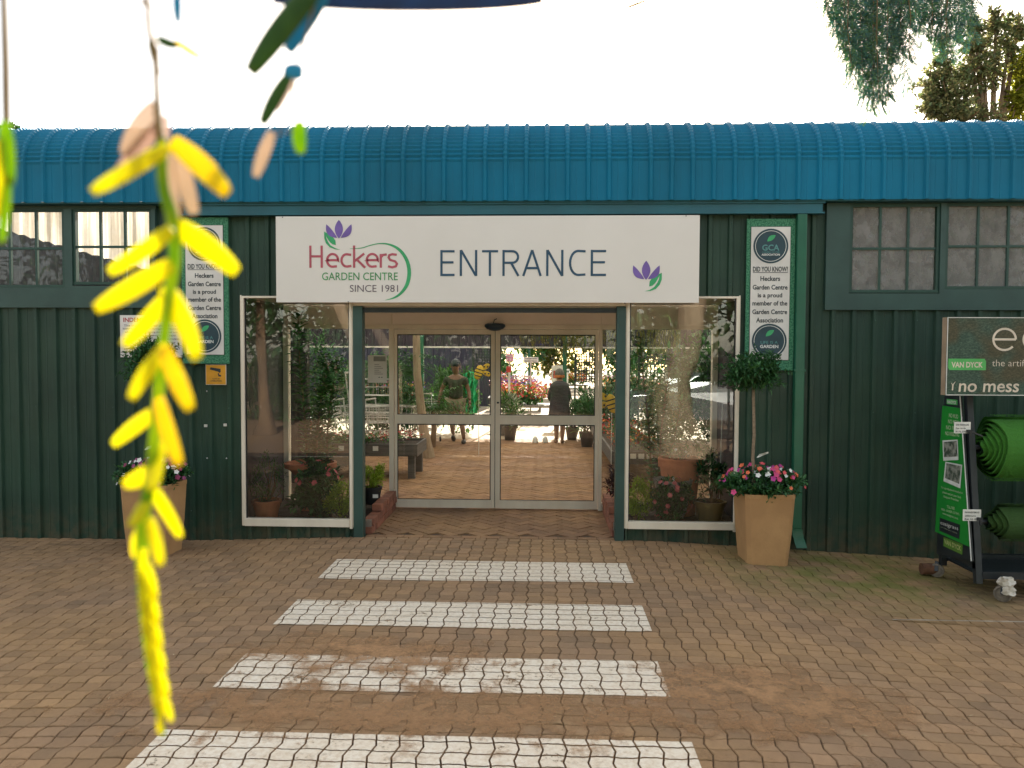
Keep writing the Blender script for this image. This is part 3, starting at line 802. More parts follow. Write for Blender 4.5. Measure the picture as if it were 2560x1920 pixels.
mb = MB(); sw = [(455,233,1),(490,232,3),(520,228,4),(560,216,4.5),(600,209,5),(640,212,8),(680,228,12),(712,257,15),(735,300,17),(742,350,18),(732,400,17),(705,440,13),(670,464,8),(625,476,1)]
# smooth the swoosh
def cr(pts, n=6):
    out_ = []
    for i in range(len(pts)-1):
        p0 = pts[max(0,i-1)]; p1 = pts[i]; p2 = pts[i+1]; p3 = pts[min(len(pts)-1, i+2)]
        for k in range(n):
            t = k/n
            out_.append(tuple(.5*((2*b)+(-a+c)*t+(2*a-5*b+4*c-d)*t*t+(-a+3*b-3*c+d)*t**3) for a, b, c, d in zip(p0, p1, p2, p3)))
    return out_ + [pts[-1]]
swc = cr(sw); ribbon(mb, [s2(p[0], p[1]) for p in swc], [max(.5, p[2])*US for p in swc], YS); mb.build('logo_swoosh', ink_green2, S)
def arc(cx, cy, rx, ry, a0, a1, n=12):
    return [(cx + rx*math.cos(R(a0+(a1-a0)*i/n)), cy - ry*math.sin(R(a0+(a1-a0)*i/n))) for i in range(n+1)]
def word(strokes, w, mat, name, dy=0.0):
    for chars in strokes:
        mb = MB()
        for j, st in enumerate(chars): ribbon(mb, [s2(*p) for p in st], w*US, YS - .0003*j)
        mb.build(name, mat, S)
# ENTRANCE, one flat letter after another
t, b = 246, 357; md = 298
def E_(x0, x1): return [[(x0,240),(x0,362)], [(x0,t),(x1,t)], [(x0,md),(x1-5,md)], [(x0,b),(x1,b)]]
def N_(x0, x1): return [[(x0,362),(x0,240)], [(x0+1,241),(x1-1,361)], [(x1,362),(x1,240)]]
word([E_(897,960), N_(990,1063), [[(1091,t),(1168,t)],[(1129,t),(1129,362)]],
      [[(1194,362),(1194,240)], [(1194,t),(1232,t)]+arc(1236,273,27,27,80,-80)+[(1232,300),(1194,300)], [(1230,300),(1265,362)]],
      [[(1288,362),(1330,241)], [(1330,241),(1371,362)], [(1303,325),(1357,325)]],
      N_(1402,1473), [[(1583,247),(1550,245)]+arc(1548,301,38,56,95,265)+[(1552,357),(1583,355)]], E_(1613,1680)], 11, ink_blue, 'lettering')
def e_(cx): return [[(cx-25,287),(cx+27,287)] + arc(cx+1,288,27,30,0,180)[0:] + arc(cx+1,288,27,30,180,285) + [(cx+22,316)]]
word([[[(264,218),(264,323)], [(319,218),(319,323)], [(264,269),(319,269)]], e_(371),
      [[(462,262),(442,259)] + arc(440,288,25,29,95,265) + [(445,317),(463,314)]],
      [[(476,218),(476,323)], [(525,256),(478,292)], [(490,285),(530,323)]], e_(563),
      [[(605,323),(605,258)], [(605,275),(615,263),(634,260)]],
      [[(682,262),(660,259),(646,264),(643,275),(650,286),(674,293),(683,304),(678,316),(660,321),(640,316)]]], 11, ink_pink, 'lettering')
def stext(s, x0, y0, x1, y1, mat, bold=0.0, shear=0):
    a = s2(x0, y1); b = s2(x1, y0); return textobj(s, a[0], a[1], b[0]-a[0], b[1]-a[1], YS, mat, S, bold=bold, shear=shear)
stext('GARDEN CENTRE', 320, 345, 687, 382, ink_green, .004)
stext('SINCE 1981', 455, 404, 688, 437, ink_grey, -.004)
mb = MB()
for x, y in ((130,84),(2053,84),(447,484),(1770,489)): mb.lathe((s2(x,y)[0], -.128, s2(x,y)[1]), [(0,-.006),(.007,0),(0,.006)], 8)
mb.build('screw', black, S)

# ================================================================== association boards
turf_frame = pmat('fake_turf_print', (.022,.14,.075), (.08,.27,.15), rough=.8, scale=70, bump=.6, bscale=90, lo=.42, hi=.58)
def gca(x0, x1, z0, z1, bx0, bx1, bz0, bz1, label):
    G = thing('association_board', label, 'sign', ((x0+x1)/2, -.05, z0), group='garden centre association boards')
    MB().box(x0, x1, -.055, -.032, z0, z1).build('turf_border', turf_frame, G)
    MB().box(bx0-.004, bx1+.004, -.0585, -.0555, bz0-.004, bz1+.004).build('board_edge', ink, G)
    MB().box(bx0, bx1, -.064, -.059, bz0, bz1).build('board', white_board, G)
    cx = (bx0+bx1)/2; y = -.0655
    def disc(cz, r, mat, yy, name):
        m = MB(); flat(m, [(cx + r*math.cos(2*PI*i/40), cz + r*math.sin(2*PI*i/40)) for i in range(40)], yy); return m.build(name, mat, G)
    dk = pmat('badge_navy', (.02,.055,.075), rough=.5)
    for cz, l1, l2 in ((bz1-.185, 'GCA', 'ASSOCIATION'), (bz0+.185, 'LIFE IS A', 'GARDEN')):
        disc(cz, .168, dk, y, 'badge')
        m = MB(); ribbon(m, [(cx + .147*math.cos(2*PI*i/48), cz + .147*math.sin(2*PI*i/48)) for i in range(49)], .005, y-.001); m.build('badge_ring', ink_white, G)
        m = MB(); flat(m, [(px, pz) for px, pz in lens((cx-.035, cz+.045), (cx+.045, cz+.105), .045, bend=.004)], y-.001); m.build('badge_leaf', ink_green2, G)
        if l1 == 'GCA':
            textobj(l1, cx-.083, cz-.045, .166, .06, y-.001, pmat('badge_teal', (.10,.28,.27)), G, bold=.03)
            textobj('GARDEN CENTRE', cx-.083, cz-.066, .166, .014, y-.001, pmat('badge_teal', (.10,.28,.27)), G, bold=.01)
            textobj(l2, cx-.088, cz-.093, .176, .02, y-.001, ink_white, G, bold=.03)
        else:
            textobj(l1, cx-.083, cz-.028, .166, .028, y-.001, pmat('badge_teal', (.10,.28,.27)), G, bold=.01)
            textobj(l2, cx-.088, cz-.07, .176, .032, y-.001, ink_white, G, bold=.03)
    H = bz1 - bz0
    def ln(s, zc, w, h, bold=.025): textobj(s, cx-w/2, bz0 + zc*H - h/2, w, h, y, ink, G, bold=bold)
    ln('DID YOU KNOW?', .684, .335, .05); m = MB(); m.box(cx-.168, cx+.168, y, y+.001, bz0+.656*H, bz0+.66*H); m.build('underline', ink, G)
    for s, zc, w, h in (('Heckers', .613, .19, .047), ('Garden Centre', .548, .335, .047), ('is a proud', .483, .235, .056), ('member of the', .428, .335, .047), ('Garden Centre', .363, .335, .047), ('Association', .300, .26, .047)):
        ln(s, zc, w, h)
gca(1.975, 2.44, 1.71, 3.18, 2.015, 2.39, 1.81, 3.10, 'narrow did you know board in turf border behind the right potted tree')
gca(-3.63, -3.155, 1.75, 3.21, -3.585, -3.205, 1.84, 3.13, 'narrow did you know board in turf border left of the entrance above the camera notice')

N = thing('indemnity_notice', 'white indemnity notice with red heading on the left green wall', 'sign', (-3.96, -.035, 1.81))
MB().box(-4.28, -3.64, -.037, -.029, 1.81, 2.235).build('board', white_board, N)
textobj('INDEMNITY NOTICE', -4.245, 2.165, .57, .045, -.038, ink_red, N, bold=.02)
for i, s in enumerate(('The owner and staff shall not be', 'liable for any loss or damage whatsoever', 'when entering or leaving the premises and', 'this public indemnity the said', 'owner, agents and staff are harmless', 'from all claims resulting from any', 'cause. Children and pets must', 'be under supervision at all times', 'Right of admission')):
    w = (.56,.58,.54,.5,.58,.5,.54,.56,.22)[i]
    textobj(s, -3.96-w/2, 2.12 - i*.034, w, .021, -.038, ink_grey, N, bold=.01)
V = thing('camera_notice', 'small orange notice with camera symbol below the left association board', 'sign', (-3.3, -.035, 1.54))
MB().box(-3.40, -3.20, -.037, -.029, 1.54, 1.735).build('board', pmat('notice_orange', (.75,.36,.03), rough=.5), V)
MB().box(-3.405, -3.195, -.0335, -.0285, 1.535, 1.74).build('border', ink_white, V)
mb = MB(); flat(mb, [(-3.36,1.69),(-3.352,1.712),(-3.25,1.697),(-3.248,1.668),(-3.262,1.655),(-3.275,1.668)], -.0385)
flat(mb, [(-3.28,1.652),(-3.268,1.653),(-3.262,1.636),(-3.245,1.634),(-3.245,1.618),(-3.272,1.62)], -.0385); mb.build('camera_symbol', ink, V)
textobj('CCTV IN', -3.335, 1.59, .075, .012, -.038, ink, V, bold=.02); textobj('OPERATION', -3.355, 1.567, .115, .014, -.038, ink, V, bold=.02)
# notice on the side light
Nn = thing('paper_notice', 'white paper notice taped to the glass left of the sliding doors', 'notice', (-1.99, 1.48, 1.5))
p0 = P(920, 888, 1.48); p1 = P(967, 957, 1.48)
MB().box(p0.x, p1.x, 1.478, 1.482, p1.z, p0.z).build('sheet', white_board, Nn)
W_ = p1.x-p0.x; H_ = p0.z-p1.z
mb = MB(); mb.box(p0.x+W_*.3, p1.x-W_*.06, 1.476, 1.4775, p0.z-H_*.22, p0.z-H_*.04); mb.build('printed_box', pmat('grey_print', (.3,.3,.28)), Nn)
for i in range(6): textobj('opening times and notice', p0.x+W_*.32, p0.z-H_*(.32+i*.07), W_*.55, H_*.035, 1.4765, ink_grey, Nn) if False else MB().box(p0.x+W_*.34, p0.x+W_*(.6+.3*((i*7)%3)/3), 1.476, 1.4775, p0.z-H_*(.34+i*.07), p0.z-H_*(.325+i*.07)).build('print_line', ink_grey, Nn)
for i in (0, 1):
    c = MB().lathe((p0.x+W_*(.6+.14*i), 1.476, p1.z+H_*.2), [(0,-.008),(.012,0),(0,.008)], 10); c.build('dot', ink, Nn)

# ================================================================== potted trees by the wall
def stemleaf(mb, p0, p1, r0, r1, n=7, wob=.01, rng=random):
    p0 = Vector(p0); p1 = Vector(p1); pts = []; rs = []
    for i in range(n+1):
        t = i/n; pts.append(p0.lerp(p1, t) + Vector((rng.uniform(-wob, wob), rng.uniform(-wob, wob), 0)) * (1 if 0 < i < n else 0)); rs.append(r0+(r1-r0)*t)
    mb.tube(pts, rs, 8); return mb
def planter(cx, cy, z0, wt, wb, h, label, crown_c, crown_r, fl_cols, rot, seed, hr):
    rg = random.Random(seed)
    T = thing('potted_tree', label, 'potted tree', (cx, cy, z0), group='standard trees in tall tan pots')
    mb = MB(); rings = []
    for w, z in ((wb, 0), (wb*1.01, .02), (wb+(wt-wb)*.55, h*.45), (wt*.985, h*.93), (wt, h*.95), (wt, h), (wt*.9, h), (wt*.88, h-.07)):
        rr_ = w/2; cc = .035; ring = []
        for sx, sy in ((1,1),(-1,1),(-1,-1),(1,-1)):
            for a_, b_2 in (((1,0),(0,1)) if sx*sy > 0 else ((0,1),(1,0))):
                x = sx*(rr_ - cc*b_2 if a_ else rr_ - cc); y = sy*(rr_ - cc if a_ else rr_)
                x = sx*(rr_ if a_ else rr_-cc); y = sy*(rr_-cc if a_ else rr_)
                ring.append((x, y))
        rings.append([(cx + x*math.cos(rot)-y*math.sin(rot), cy + x*math.sin(rot)+y*math.cos(rot), z0+z) for x, y in ring])
    vs = [p for r_ in rings for p in r_]; fs = [(i*8+j, i*8+(j+1)%8, (i+1)*8+(j+1)%8, (i+1)*8+j) for i in range(len(rings)-1) for j in range(8)]
    fs.append(tuple(range(8))); mb.add(vs, fs); mb.build('pot', pot_tan, T, bevel=.004)
    MB().lathe((cx, cy, z0+h-.05), [(0, .03), (wt*.42, 0)], 16).build('soil', soil, T)
    sx, sy, sz = crown_c
    st = MB(); stemleaf(st, (sx+.015, cy+.03, z0+h-.05), (sx, sy+.02, sz-crown_r[2]*.8), .016, .013, 9, .006, rg)
    for _ in range(7):
        v = rv(rg, .9); st.tube([(sx, sy+.02, sz-crown_r[2]*.85), Vector((sx, sy, sz-crown_r[2]*.4)) + Vector((v.x*.05, v.y*.05, 0)), Vector((sx, sy, sz)) + Vector((v.x*crown_r[0]*.7, v.y*crown_r[1]*.7, v.z*.04))], [.009,.006,.003], 6)
    st.build('trunk', pmat('pale_stem', (.30,.22,.15), (.2,.14,.09), rough=.8, scale=40), T, smooth=True)
    tg = MB(); zt = z0 + h + .33; tg.add([(cx+.02-.02, cy, zt), (cx+.035, cy-.02, zt+.02), (cx+.035, cy-.02, zt+.035), (cx-.05, cy-.03, zt+.012), (cx-.075, cy-.03, zt-.02), (cx-.06, cy-.03, zt-.02)], [(0,1,2,3),(0,3,4,5)]); tg.build('plant_tag', ink_white, T)
    cr_ = foliage(crown_c, crown_r, 3000, .05, .021, rg, clumps=34, spread=.36, up=.2, shell=.35)
    for _ in range(16):           # loose shoots
        v = rv(rg, -.1); v = Vector((v.x, v.y, v.z)); pp = Vector(crown_c) + Vector((v.x*crown_r[0], v.y*crown_r[1], v.z*crown_r[2]))
        for q in range(14): blade(cr_, pp + v*q*.006, (v + rv(rg)*1.1).normalized(), Vector((0,0,1)), .04, .016)
    cr_.build('crown', L_dark, T)
    # trailing impatiens
    fo = foliage((cx, cy, z0+h+.065), (hr, hr*.9, .13), 2600, .05, .028, rg, clumps=46, spread=.27, up=.35, shell=.6)
    fo2 = MB(); keep = []
    fo.build('foliage', L_dark, T)
    metas = [flower(.027).build('blossom', pmat('petal_'+nm, c, tuple(x*.8 for x in c), rough=.6), None) for nm, c in fl_cols]
    for i in range(88):
        src = metas[i % len(metas)]
        a = rg.uniform(0, 2*PI); rr2 = hr*rg.uniform(.2, 1.08) ; fz = z0 + h + .05 + .16*math.sqrt(max(0, 1-(rr2/(hr*1.15))**2)) + rg.uniform(-.03, .03)
        if rr2 > hr*.9: fz -= rg.uniform(0, .12)
        o = src if i < len(metas) else src.copy()
        if i >= len(metas): COL.objects.link(o)
        pos = Vector((cx + rr2*math.cos(a), cy + rr2*math.sin(a)*.95, fz))
        nrm = Vector((math.cos(a)*rr2/hr, math.sin(a)*rr2/hr - .5, .55)).normalized()
        o.parent = T; o.matrix_parent_inverse = Matrix.Identity(4)
        o.location = pos - T.location; o.rotation_euler = nrm.to_track_quat('Z', 'Y').to_euler(); s = rg.uniform(.7, 1.15); o.scale = (s, s, s)
    return T
planter(2.04, -.52, -.055, .455, .365, .66, 'tan pot of pink and orange flowers with mop headed tree right of the entrance', (1.945, -.5, 1.70), (.27,.23,.17),
        [('pink', (.70,.06,.22)), ('orange', (.80,.16,.06)), ('magenta', (.45,.03,.25)), ('coral', (.78,.10,.12)), ('white', (.8,.78,.75)), ('pink', (.70,.06,.22))], R(2), 3, .37)
planter(-3.70, -.52, -.075, .45, .365, .70, 'tall tan pot with a mop headed tree left of the entrance under the indemnity notice', (-3.72, -.5, 1.78), (.26,.23,.20),
        [('wine', (.25,.02,.08)), ('white', (.8,.78,.75)), ('dusk', (.30,.05,.16))], R(-3), 5, .32)

# ================================================================== turf stand
TS = thing('turf_display_stand', 'black wheeled stand with green side panel holding rolls of artificial turf', 'display stand', (3.6, -1.0, -.12))
XF = 3.50
lime = pmat('panel_green', (.015,.26,.03), (.012,.22,.03), rough=.45, scale=2)
limep = pmat('badge_green', (.10,.50,.13), rough=.45)
gzs = -.12
# panel outline on x = XF (y, z)
def pxf(px, py):
    """where the ray through a pixel meets the side of the stand"""
    d = ROT @ Vector(((px - 1280) / F, -(py - 960) / F, -1)); t = (XF - CAM.x) / d.x; q = CAM + d*t; return (q.y, q.z)
q_tl = pxf(2357, 1014); q_tr = pxf(2401.5, 1021); q_bl = pxf(2338.6, 1329); q_br = pxf(2424, 1367)
k_tl = pxf(2360, 990); k_tr = pxf(2400, 990); k_bl = pxf(2340, 1385); k_br = pxf(2428, 1402)
mb = MB(); ol = [k_tl, k_tr, k_br, k_bl]; n = 4
mb.add([(XF+.004, y, z) for y, z in ol] + [(XF+.02, y, z) for y, z in ol], [(0,1,2,3),(7,6,5,4)] + [(i,4+i,4+(i+1)%4,(i+1)%4) for i in range(4)])
mb.build('side_board', black, TS)
mb = MB(); ol = [q_tl, q_tr, q_br, q_bl]
mb.add([(XF-.004, y, z) for y, z in ol] + [(XF+.0035, y, z) for y, z in ol], [(0,1,2,3),(7,6,5,4)] + [(i,4+i,4+(i+1)%4,(i+1)%4) for i in range(4)])
pn = mb.build('side_panel', lime, TS)
mb = MB(); mb.bar((XF-.002, k_tr[0]-.004, k_tr[1]), (XF-.002, k_br[0]-.004, k_br[1]), .006, .006); mb.build('panel_edge', ink_white, TS)
def side_text(s, c0, c1, c2, mat, bold=.01, off=-.0055, name='lettering'):
    """lettering on the side face: three pixel corners - lower left, lower right, upper left"""
    a = Vector((XF+off, *pxf(*c0))); b = Vector((XF+off, *pxf(*c1))); c = Vector((XF+off, *pxf(*c2)))
    M = Matrix(((b.x-a.x, 0, c.x-a.x, a.x), (b.y-a.y, 0, c.y-a.y, a.y), (b.z-a.z, 0, c.z-a.z, a.z), (0,0,0,1)))
    return textobj(s, 0, 0, 1, 1, 0, mat, TS, M=M, bold=bold, name=name)
def side_quad(pts, mat, name, off):
    m = MB(); m.add([(XF+off, *pxf(*p)) for p in pts], [(0,1,2,3)]); return m.build(name, mat, TS)
pale = pmat('pale_print', (.55,.68,.42), rough=.5)
side_quad([(2366,997),(2393,1000),(2393,1013),(2366,1010)], limep, 'badge', .002)
side_text('VAN DYCK', (2368,1008), (2391,1011), (2368,1000), ink_white, .02, -.0015)
for s, y, x0 in (('NO MUD', 1043, 2374), ('NO MESS', 1058, 2372), ('NO FEED', 1073, 2367), ('NO WEEDING', 1088, 2365)):
    side_text(s, (x0, y), (2397+(y-1043)*.06, y+4), (x0, y-10), pale, .01)
grey_photo = pmat('photo_print', (.05,.07,.05), (.30,.30,.26), rough=.5, scale=22, lo=.4, hi=.6)
side_quad([(2358,1101),(2396,1099),(2398,1150),(2360,1152)], ink_white, 'photo_card', -.006)
side_quad([(2361,1105),(2394,1102),(2396,1141),(2362,1143)], grey_photo, 'photo', -.0075)
side_quad([(2366,1154),(2408,1162),(2403,1221),(2361,1203)], ink_white, 'photo_card', -.008)
side_quad([(2369,1158),(2405,1165),(2401,1210),(2365,1195)], grey_photo, 'photo', -.0095)
for s, (x0, y0), (x1, y1) in (('for a professional installation', (2355,1222),(2408,1237)), ('please contact your local', (2358,1234),(2404,1248)), ('Easigrass Franchise', (2361,1245),(2398,1256)),
        ('TOLL FREE', (2369,1270),(2388,1275)), ('0800 - EASIGR (327347)', (2355,1277),(2400,1290)), ('www.easigrass.co.za', (2358,1287),(2397,1301))):
    side_text(s, (x0,y0), (x1,y1), (x0, y0-7), pale, .0)
side_quad([(2351,1294),(2402,1312),(2400,1348),(2350,1327)], black, 'logo_plate', -.006)
side_text('easigrass', (2353,1313), (2397,1329), (2354,1302), ink_white, -.01, -.0075)
side_text('the artificial grass company', (2354,1319), (2395,1335), (2354,1316), pale, -.01, -.0075)
side_quad([(2358,1342),(2406,1361),(2405,1387),(2358,1365)], pmat('badge_dull_green', (.10,.22,.03)), 'badge', .002)
side_text('VAN DYCK', (2361,1359), (2403,1378), (2361,1347), pmat('badge_gold', (.5,.55,.2)), .02, -.0015)
# frame of the stand
yb = (k_bl[0]); yf = k_br[0]
mb = MB()
for x in (XF+.06, XF+2.2):
    mb.bar((x, k_br[0], -.0), (x, k_tr[0], 1.62), .05, .05); mb.bar((x, k_bl[0], .0), (x, k_tl[0], 1.62), .05, .05); mb.bar((x, yb, .14), (x, yf, .14), .05, .05)
mb.box(XF+.085, XF+2.17, yf-.02, yf+.03, .04, .10); mb.box(XF+.085, XF+2.17, yb-.02, yb+.03, .04, .10); mb.box(XF+.085, XF+2.17, yf+.03, yb-.02, .05, .065)
mb.box(XF+.085, XF+2.17, yf+.10, yf+.14, 1.57, 1.62)
mb.build('frame', black, TS)
# header board
h0 = P(2368.6, 793, yf-.03); h1 = P(2358, 988, yf-.03)
ZT, ZB = h0.z, h1.z; XL = h0.x
def grassy():
    m, nt, out = new_mat('grass_photo_print')
    bs = node(nt, 'ShaderNodeBsdfPrincipled'); bs.inputs['Roughness'].default_value = .5
    v = noise(nt, 60, 6, rough=.8, sc3=(1,1,2.2))
    c = mixc(nt, ramp(nt, v, .45, .7), (.012,.045,.03), (.10,.17,.12))
    c2 = mixc(nt, ramp(nt, v, .45, .7), (.035,.035,.015), (.14,.12,.06))
    f = ramp(nt, noise(nt, 2.2, 2), .46, .56)
    nt.links.new(mixc(nt, f, c, c2), bs.inputs['Base Color']); nt.links.new(bs.outputs[0], out.inputs[0]); return m
MB().box(XL, XL+2.3, yf-.03, yf-.024, ZB, ZT).build('header_board', grassy(), TS)
MB().box(XL+.002, XL+2.3, yf-.0235, yf+.05, ZB, ZT).build('header_box', pmat('header_side', (.42,.30,.20), rough=.6), TS)
mb = MB(); e = .006
mb.box(XL, XL+2.3, yf-.034, yf-.0305, ZT-e, ZT); mb.box(XL, XL+2.3, yf-.034, yf-.0305, ZB, ZB+e); mb.box(XL, XL+e, yf-.034, yf-.0305, ZB+e, ZT-e)
mb.build('header_trim', ink_white, TS)
YH = yf - .0315
def hpt(px, py): q = P(px, py, YH); return q.x, q.z
def htext(s, x0, y0, x1, y1, mat=ink_white, bold=0.0, shear=0):
    a = hpt(x0, y1); b = hpt(x1, y0); textobj(s, a[0], a[1], (b[0]-a[0]) if x1 else None, b[1]-a[1], YH, mat, TS, bold=bold, shear=shear)
cream_ink = pmat('cream_ink', (.80,.70,.58), rough=.5)
def hw(s, x0, y0, y1, scale=1, **k):
    a = hpt(x0, y1); b = hpt(x0, y0); return textobj(s, a[0], a[1], None, b[1]-a[1], YH, cream_ink, TS, **k)
# big round letters "easi..." with strokes
def oarc(cx, cz, r, a0, a1, n=22, sq=.97): return [(cx + r*math.cos(R(a0+(a1-a0)*i/n)), cz + r*sq*math.sin(R(a0+(a1-a0)*i/n))) for i in range(n+1)]
ex, ez = hpt(2511.5, 848.5); er = .088
mb = MB(); ribbon(mb, [(ex-er, ez), (ex+er, ez)] , .017, YH-.0002); ribbon(mb, oarc(ex, ez, er, 0, 318), .017, YH); mb.build('lettering', cream_ink, TS)
axx = ex + er*2 + .06
mb = MB(); ribbon(mb, oarc(axx, ez, er, 0, 360), .017, YH); ribbon(mb, [(axx+er, ez-er), (axx+er, ez+er)], .017, YH-.0002); mb.build('lettering', cream_ink, TS)
textobj('sigrass', axx+er+.04, ez-er-.0, None, er*2.6, YH, cream_ink, TS, bold=-.01)
hw('the artificial grass company', 2480, 899, 921, bold=-.01)
a_ = hpt(2370, 925); b_2 = hpt(2465, 897)
mb = MB(); mb.prism([(a_[0], a_[1]+.02), (a_[0]+.012, a_[1]), (b_2[0], a_[1]), (b_2[0], b_2[1]-.02), (b_2[0]-.012, b_2[1]), (a_[0], b_2[1])], YH-.002, YH+.0005); mb.build('badge', limep, TS)
textobj('VAN DYCK', a_[0]+.025, a_[1]+.02, (b_2[0]-a_[0])-.05, (b_2[1]-a_[1])*.5, YH-.003, cream_ink, TS, bold=.03)
mb = MB(); gx, gz_ = hpt(2381, 976)
ribbon(mb, [(gx, gz_), (gx+.002, gz_+.04), (gx-.01, gz_+.062)], [.010,.008,.002], YH); ribbon(mb, [(gx, gz_), (gx+.004, gz_+.045), (gx+.022, gz_+.072)], [.010,.008,.002], YH-.0002); mb.build('grass_symbol', cream_ink, TS)
hw('no mess', 2396, 958, 980, bold=.012, shear=.08)

def turfmat(name, a, b):
    m, nt, out = new_mat(name)
    bs = node(nt, 'ShaderNodeBsdfPrincipled'); bs.inputs['Roughness'].default_value = .7
    v = noise(nt, 140, 5, rough=.8)
    nt.links.new(mixc(nt, ramp(nt, v, .35, .68), a, b), bs.inputs['Base Color'])
    bp = node(nt, 'ShaderNodeBump'); bp.inputs['Strength'].default_value = 1; bp.inputs['Distance'].default_value = .012
    nt.links.new(noise(nt, 220, 4, rough=.8), bp.inputs['Height']); nt.links.new(bp.outputs[0], bs.inputs['Normal'])
    nt.links.new(bs.outputs[0], out.inputs[0]); return m
def spiral_roll(name, label, c, r_in, r_out, turns, x0, x1, mat, mat_end, core_out, fuzz, seed):
    """a roll of turf, its layers wound as one spiral sheet"""
    rg = random.Random(seed)
    Tt = thing(name, label, 'turf roll', (x0, c[0], c[1]-r_out), group='rolls of artificial turf')
    N_ = int(turns*28); vs = []; fs = []
    for i in range(N_+1):
        a = 2*PI*turns*i/N_ ; r = r_in + (r_out-r_in)*i/N_
        xs0 = x0 - core_out*(1 - i/N_)**1.2 + .012*math.sin(a*3.1)
        for x, rr_ in ((xs0, r), (x1, r), (x1, r-.012), (xs0, r-.012)):
            vs.append((x, c[0] + rr_*math.cos(a+1.2), c[1] + rr_*math.sin(a+1.2)))
    for i in range(N_):
        o = i*4; fs += [(o,o+4,o+5,o+1),(o+2,o+6,o+7,o+3),(o+3,o+7,o+4,o)]
    MB().add(vs, fs).build('turf', mat, Tt, smooth=False)
    MB().lathe((x0-core_out+.01, c[0], c[1]), [(r_in-.02, 0), (r_in-.01, 0), (r_in-.01, x1-x0), (r_in-.02, x1-x0)], 18, axis='X').build('core', mat_end, Tt)
    # tufts: thousands of short blades on the outer layer
    fz = MB()
    for _ in range(fuzz):
        a = rg.uniform(PI*.45, PI*1.6); x = rg.uniform(x0, min(x1, x0+1.2)); nrm = Vector((0, math.cos(a), math.sin(a)))
        p = Vector((x, c[0], c[1])) + nrm*r_out; d = (nrm + rv(rg)*.6).normalized(); s = Vector((1,0,0))*.002
        q = p + d*.012; fz.add([p-s, p+s, q], [(0,1,2)])
    fz.build('turf_pile', mat, Tt)
    return Tt
t_br = turfmat('turf_bright', (.03,.18,.01), (.08,.32,.025)); t_dk = turfmat('turf_dark', (.02,.07,.01), (.06,.15,.02)); t_end = turfmat('turf_backing', (.008,.05,.02), (.015,.08,.035))
yc = yf + .19
c1 = P(2480, 1119, yc); c2 = P(2490, 1305, yc)
spiral_roll('turf_roll', 'bright green fat turf roll on the upper bar of the stand', (yc, c1.z), .06, .27, 6, P(2478,1100,yc).x, 6.0, t_br, t_end, .11, 9000, 2)
spiral_roll('turf_roll', 'thin dark green turf roll on the lower bar of the stand', (yc, c2.z), .05, .15, 4, P(2500,1300,yc).x, 6.0, t_dk, t_end, .12, 5000, 3)
mb = MB().tube([(XF+.05, yc, c1.z), (XF+2.2, yc, c1.z)], .022, 10); mb.tube([(XF+.05, yc, c2.z), (XF+2.2, yc, c2.z)], .022, 10); mb.build('roller_bar', black, TS)
for (x0, y0, x1, y1), lb, tx in (((2385,1055,2427,1083), 'white price card clipped level with the fat turf roll', ('EASI-TRAFALGAR', '15mm  1m x 3m', 'R175.276.00')),
                              ((2407,1274,2453,1302), 'white price card clipped level with the thin turf roll', ('EASI-KNIGHTSBRIDGE', '20mm', 'R4.10 071'))):
    YP = yf - .075
    a = P(x0, y1, YP); b = P(x1, y0, YP)
    Pc = thing('price_card', lb, 'price card', ((a.x+b.x)/2, YP, a.z), group='price cards on the turf stand')
    MB().box(a.x, b.x, YP, YP+.003, a.z, b.z).build('card', ink_white, Pc)
    hh = b.z-a.z; ww = b.x-a.x
    for i, s in enumerate(tx): textobj(s, a.x+ww*.1, b.z-hh*(.33+.3*i), ww*(.8 if i != 1 else .6), hh*.15, YP-.001, ink, Pc, bold=.02)
    mb = MB(); mb.box(b.x-.035, b.x+.005, YP-.012, YP+.05, a.z+.004, a.z+.03); mb.bar((b.x-.01, YP, a.z+.02), (XF+.06, yf, a.z-.03), .012); mb.box(b.x-.02, b.x, YP-.02, YP-.01, a.z-.03, a.z+.01)
    mb.build('clamp', black, Pc)
# castors
def castor(x, y, zc, r, label=None):
    w = MB(); w.lathe((x-.018, y, zc), [(.012,-.002),(r*.62,-.002),(r*.62,.004),(r*.8,.004),(r*.8,-.004),(r,0),(r,.036),(r*.8,.04),(r*.8,.03),(.012,.03)], 24, axis='X')
    o = w.build('castor_wheel', pmat('worn_wheel', (.22,.18,.14), (.12,.1,.08), rough=.7, scale=30), TS, smooth=False)
    o.data.transform(Matrix.Translation((x, y, zc)) @ Matrix.Rotation(R(55), 4, 'Z') @ Matrix.Translation((-x, -y, -zc)))
    f = MB(); f.bar((x, y, zc+r+.02), (x-.02, y-.03, zc), .03, .006); f.bar((x, y, zc+r+.02), (x+.03, y+.02, zc), .03, .006); f.build('castor_fork', black, TS)
cc = P(2508, 1452, yf-.06); castor(cc.x, yf-.06, gz(cc.x, yf)+.068, .066)
castor(XF+.02, yb+.02, gz(XF, yb)+.062, .06)
rg = random.Random(77); rag = MB()
base = Vector((cc.x-.01, yf-.11, gz(cc.x, yf)+.15))
gp = {}
for j in range(9):
    for i in range(12):
        a = 2*PI*i/12; r = .03 + .028*math.sin(j*1.3+i) *.5 + .02*(1 if j < 4 else .4) + rg.uniform(-.012, .012)
        rag.v.append((base.x + r*math.cos(a)*1.1 + j*.004, base.y + r*math.sin(a)*.6, base.z + .06 - j*.017 + rg.uniform(-.008,.008)))
rag.f = [(j*12+i, j*12+(i+1)%12, (j+1)*12+(i+1)%12, (j+1)*12+i) for j in range(8) for i in range(12)]
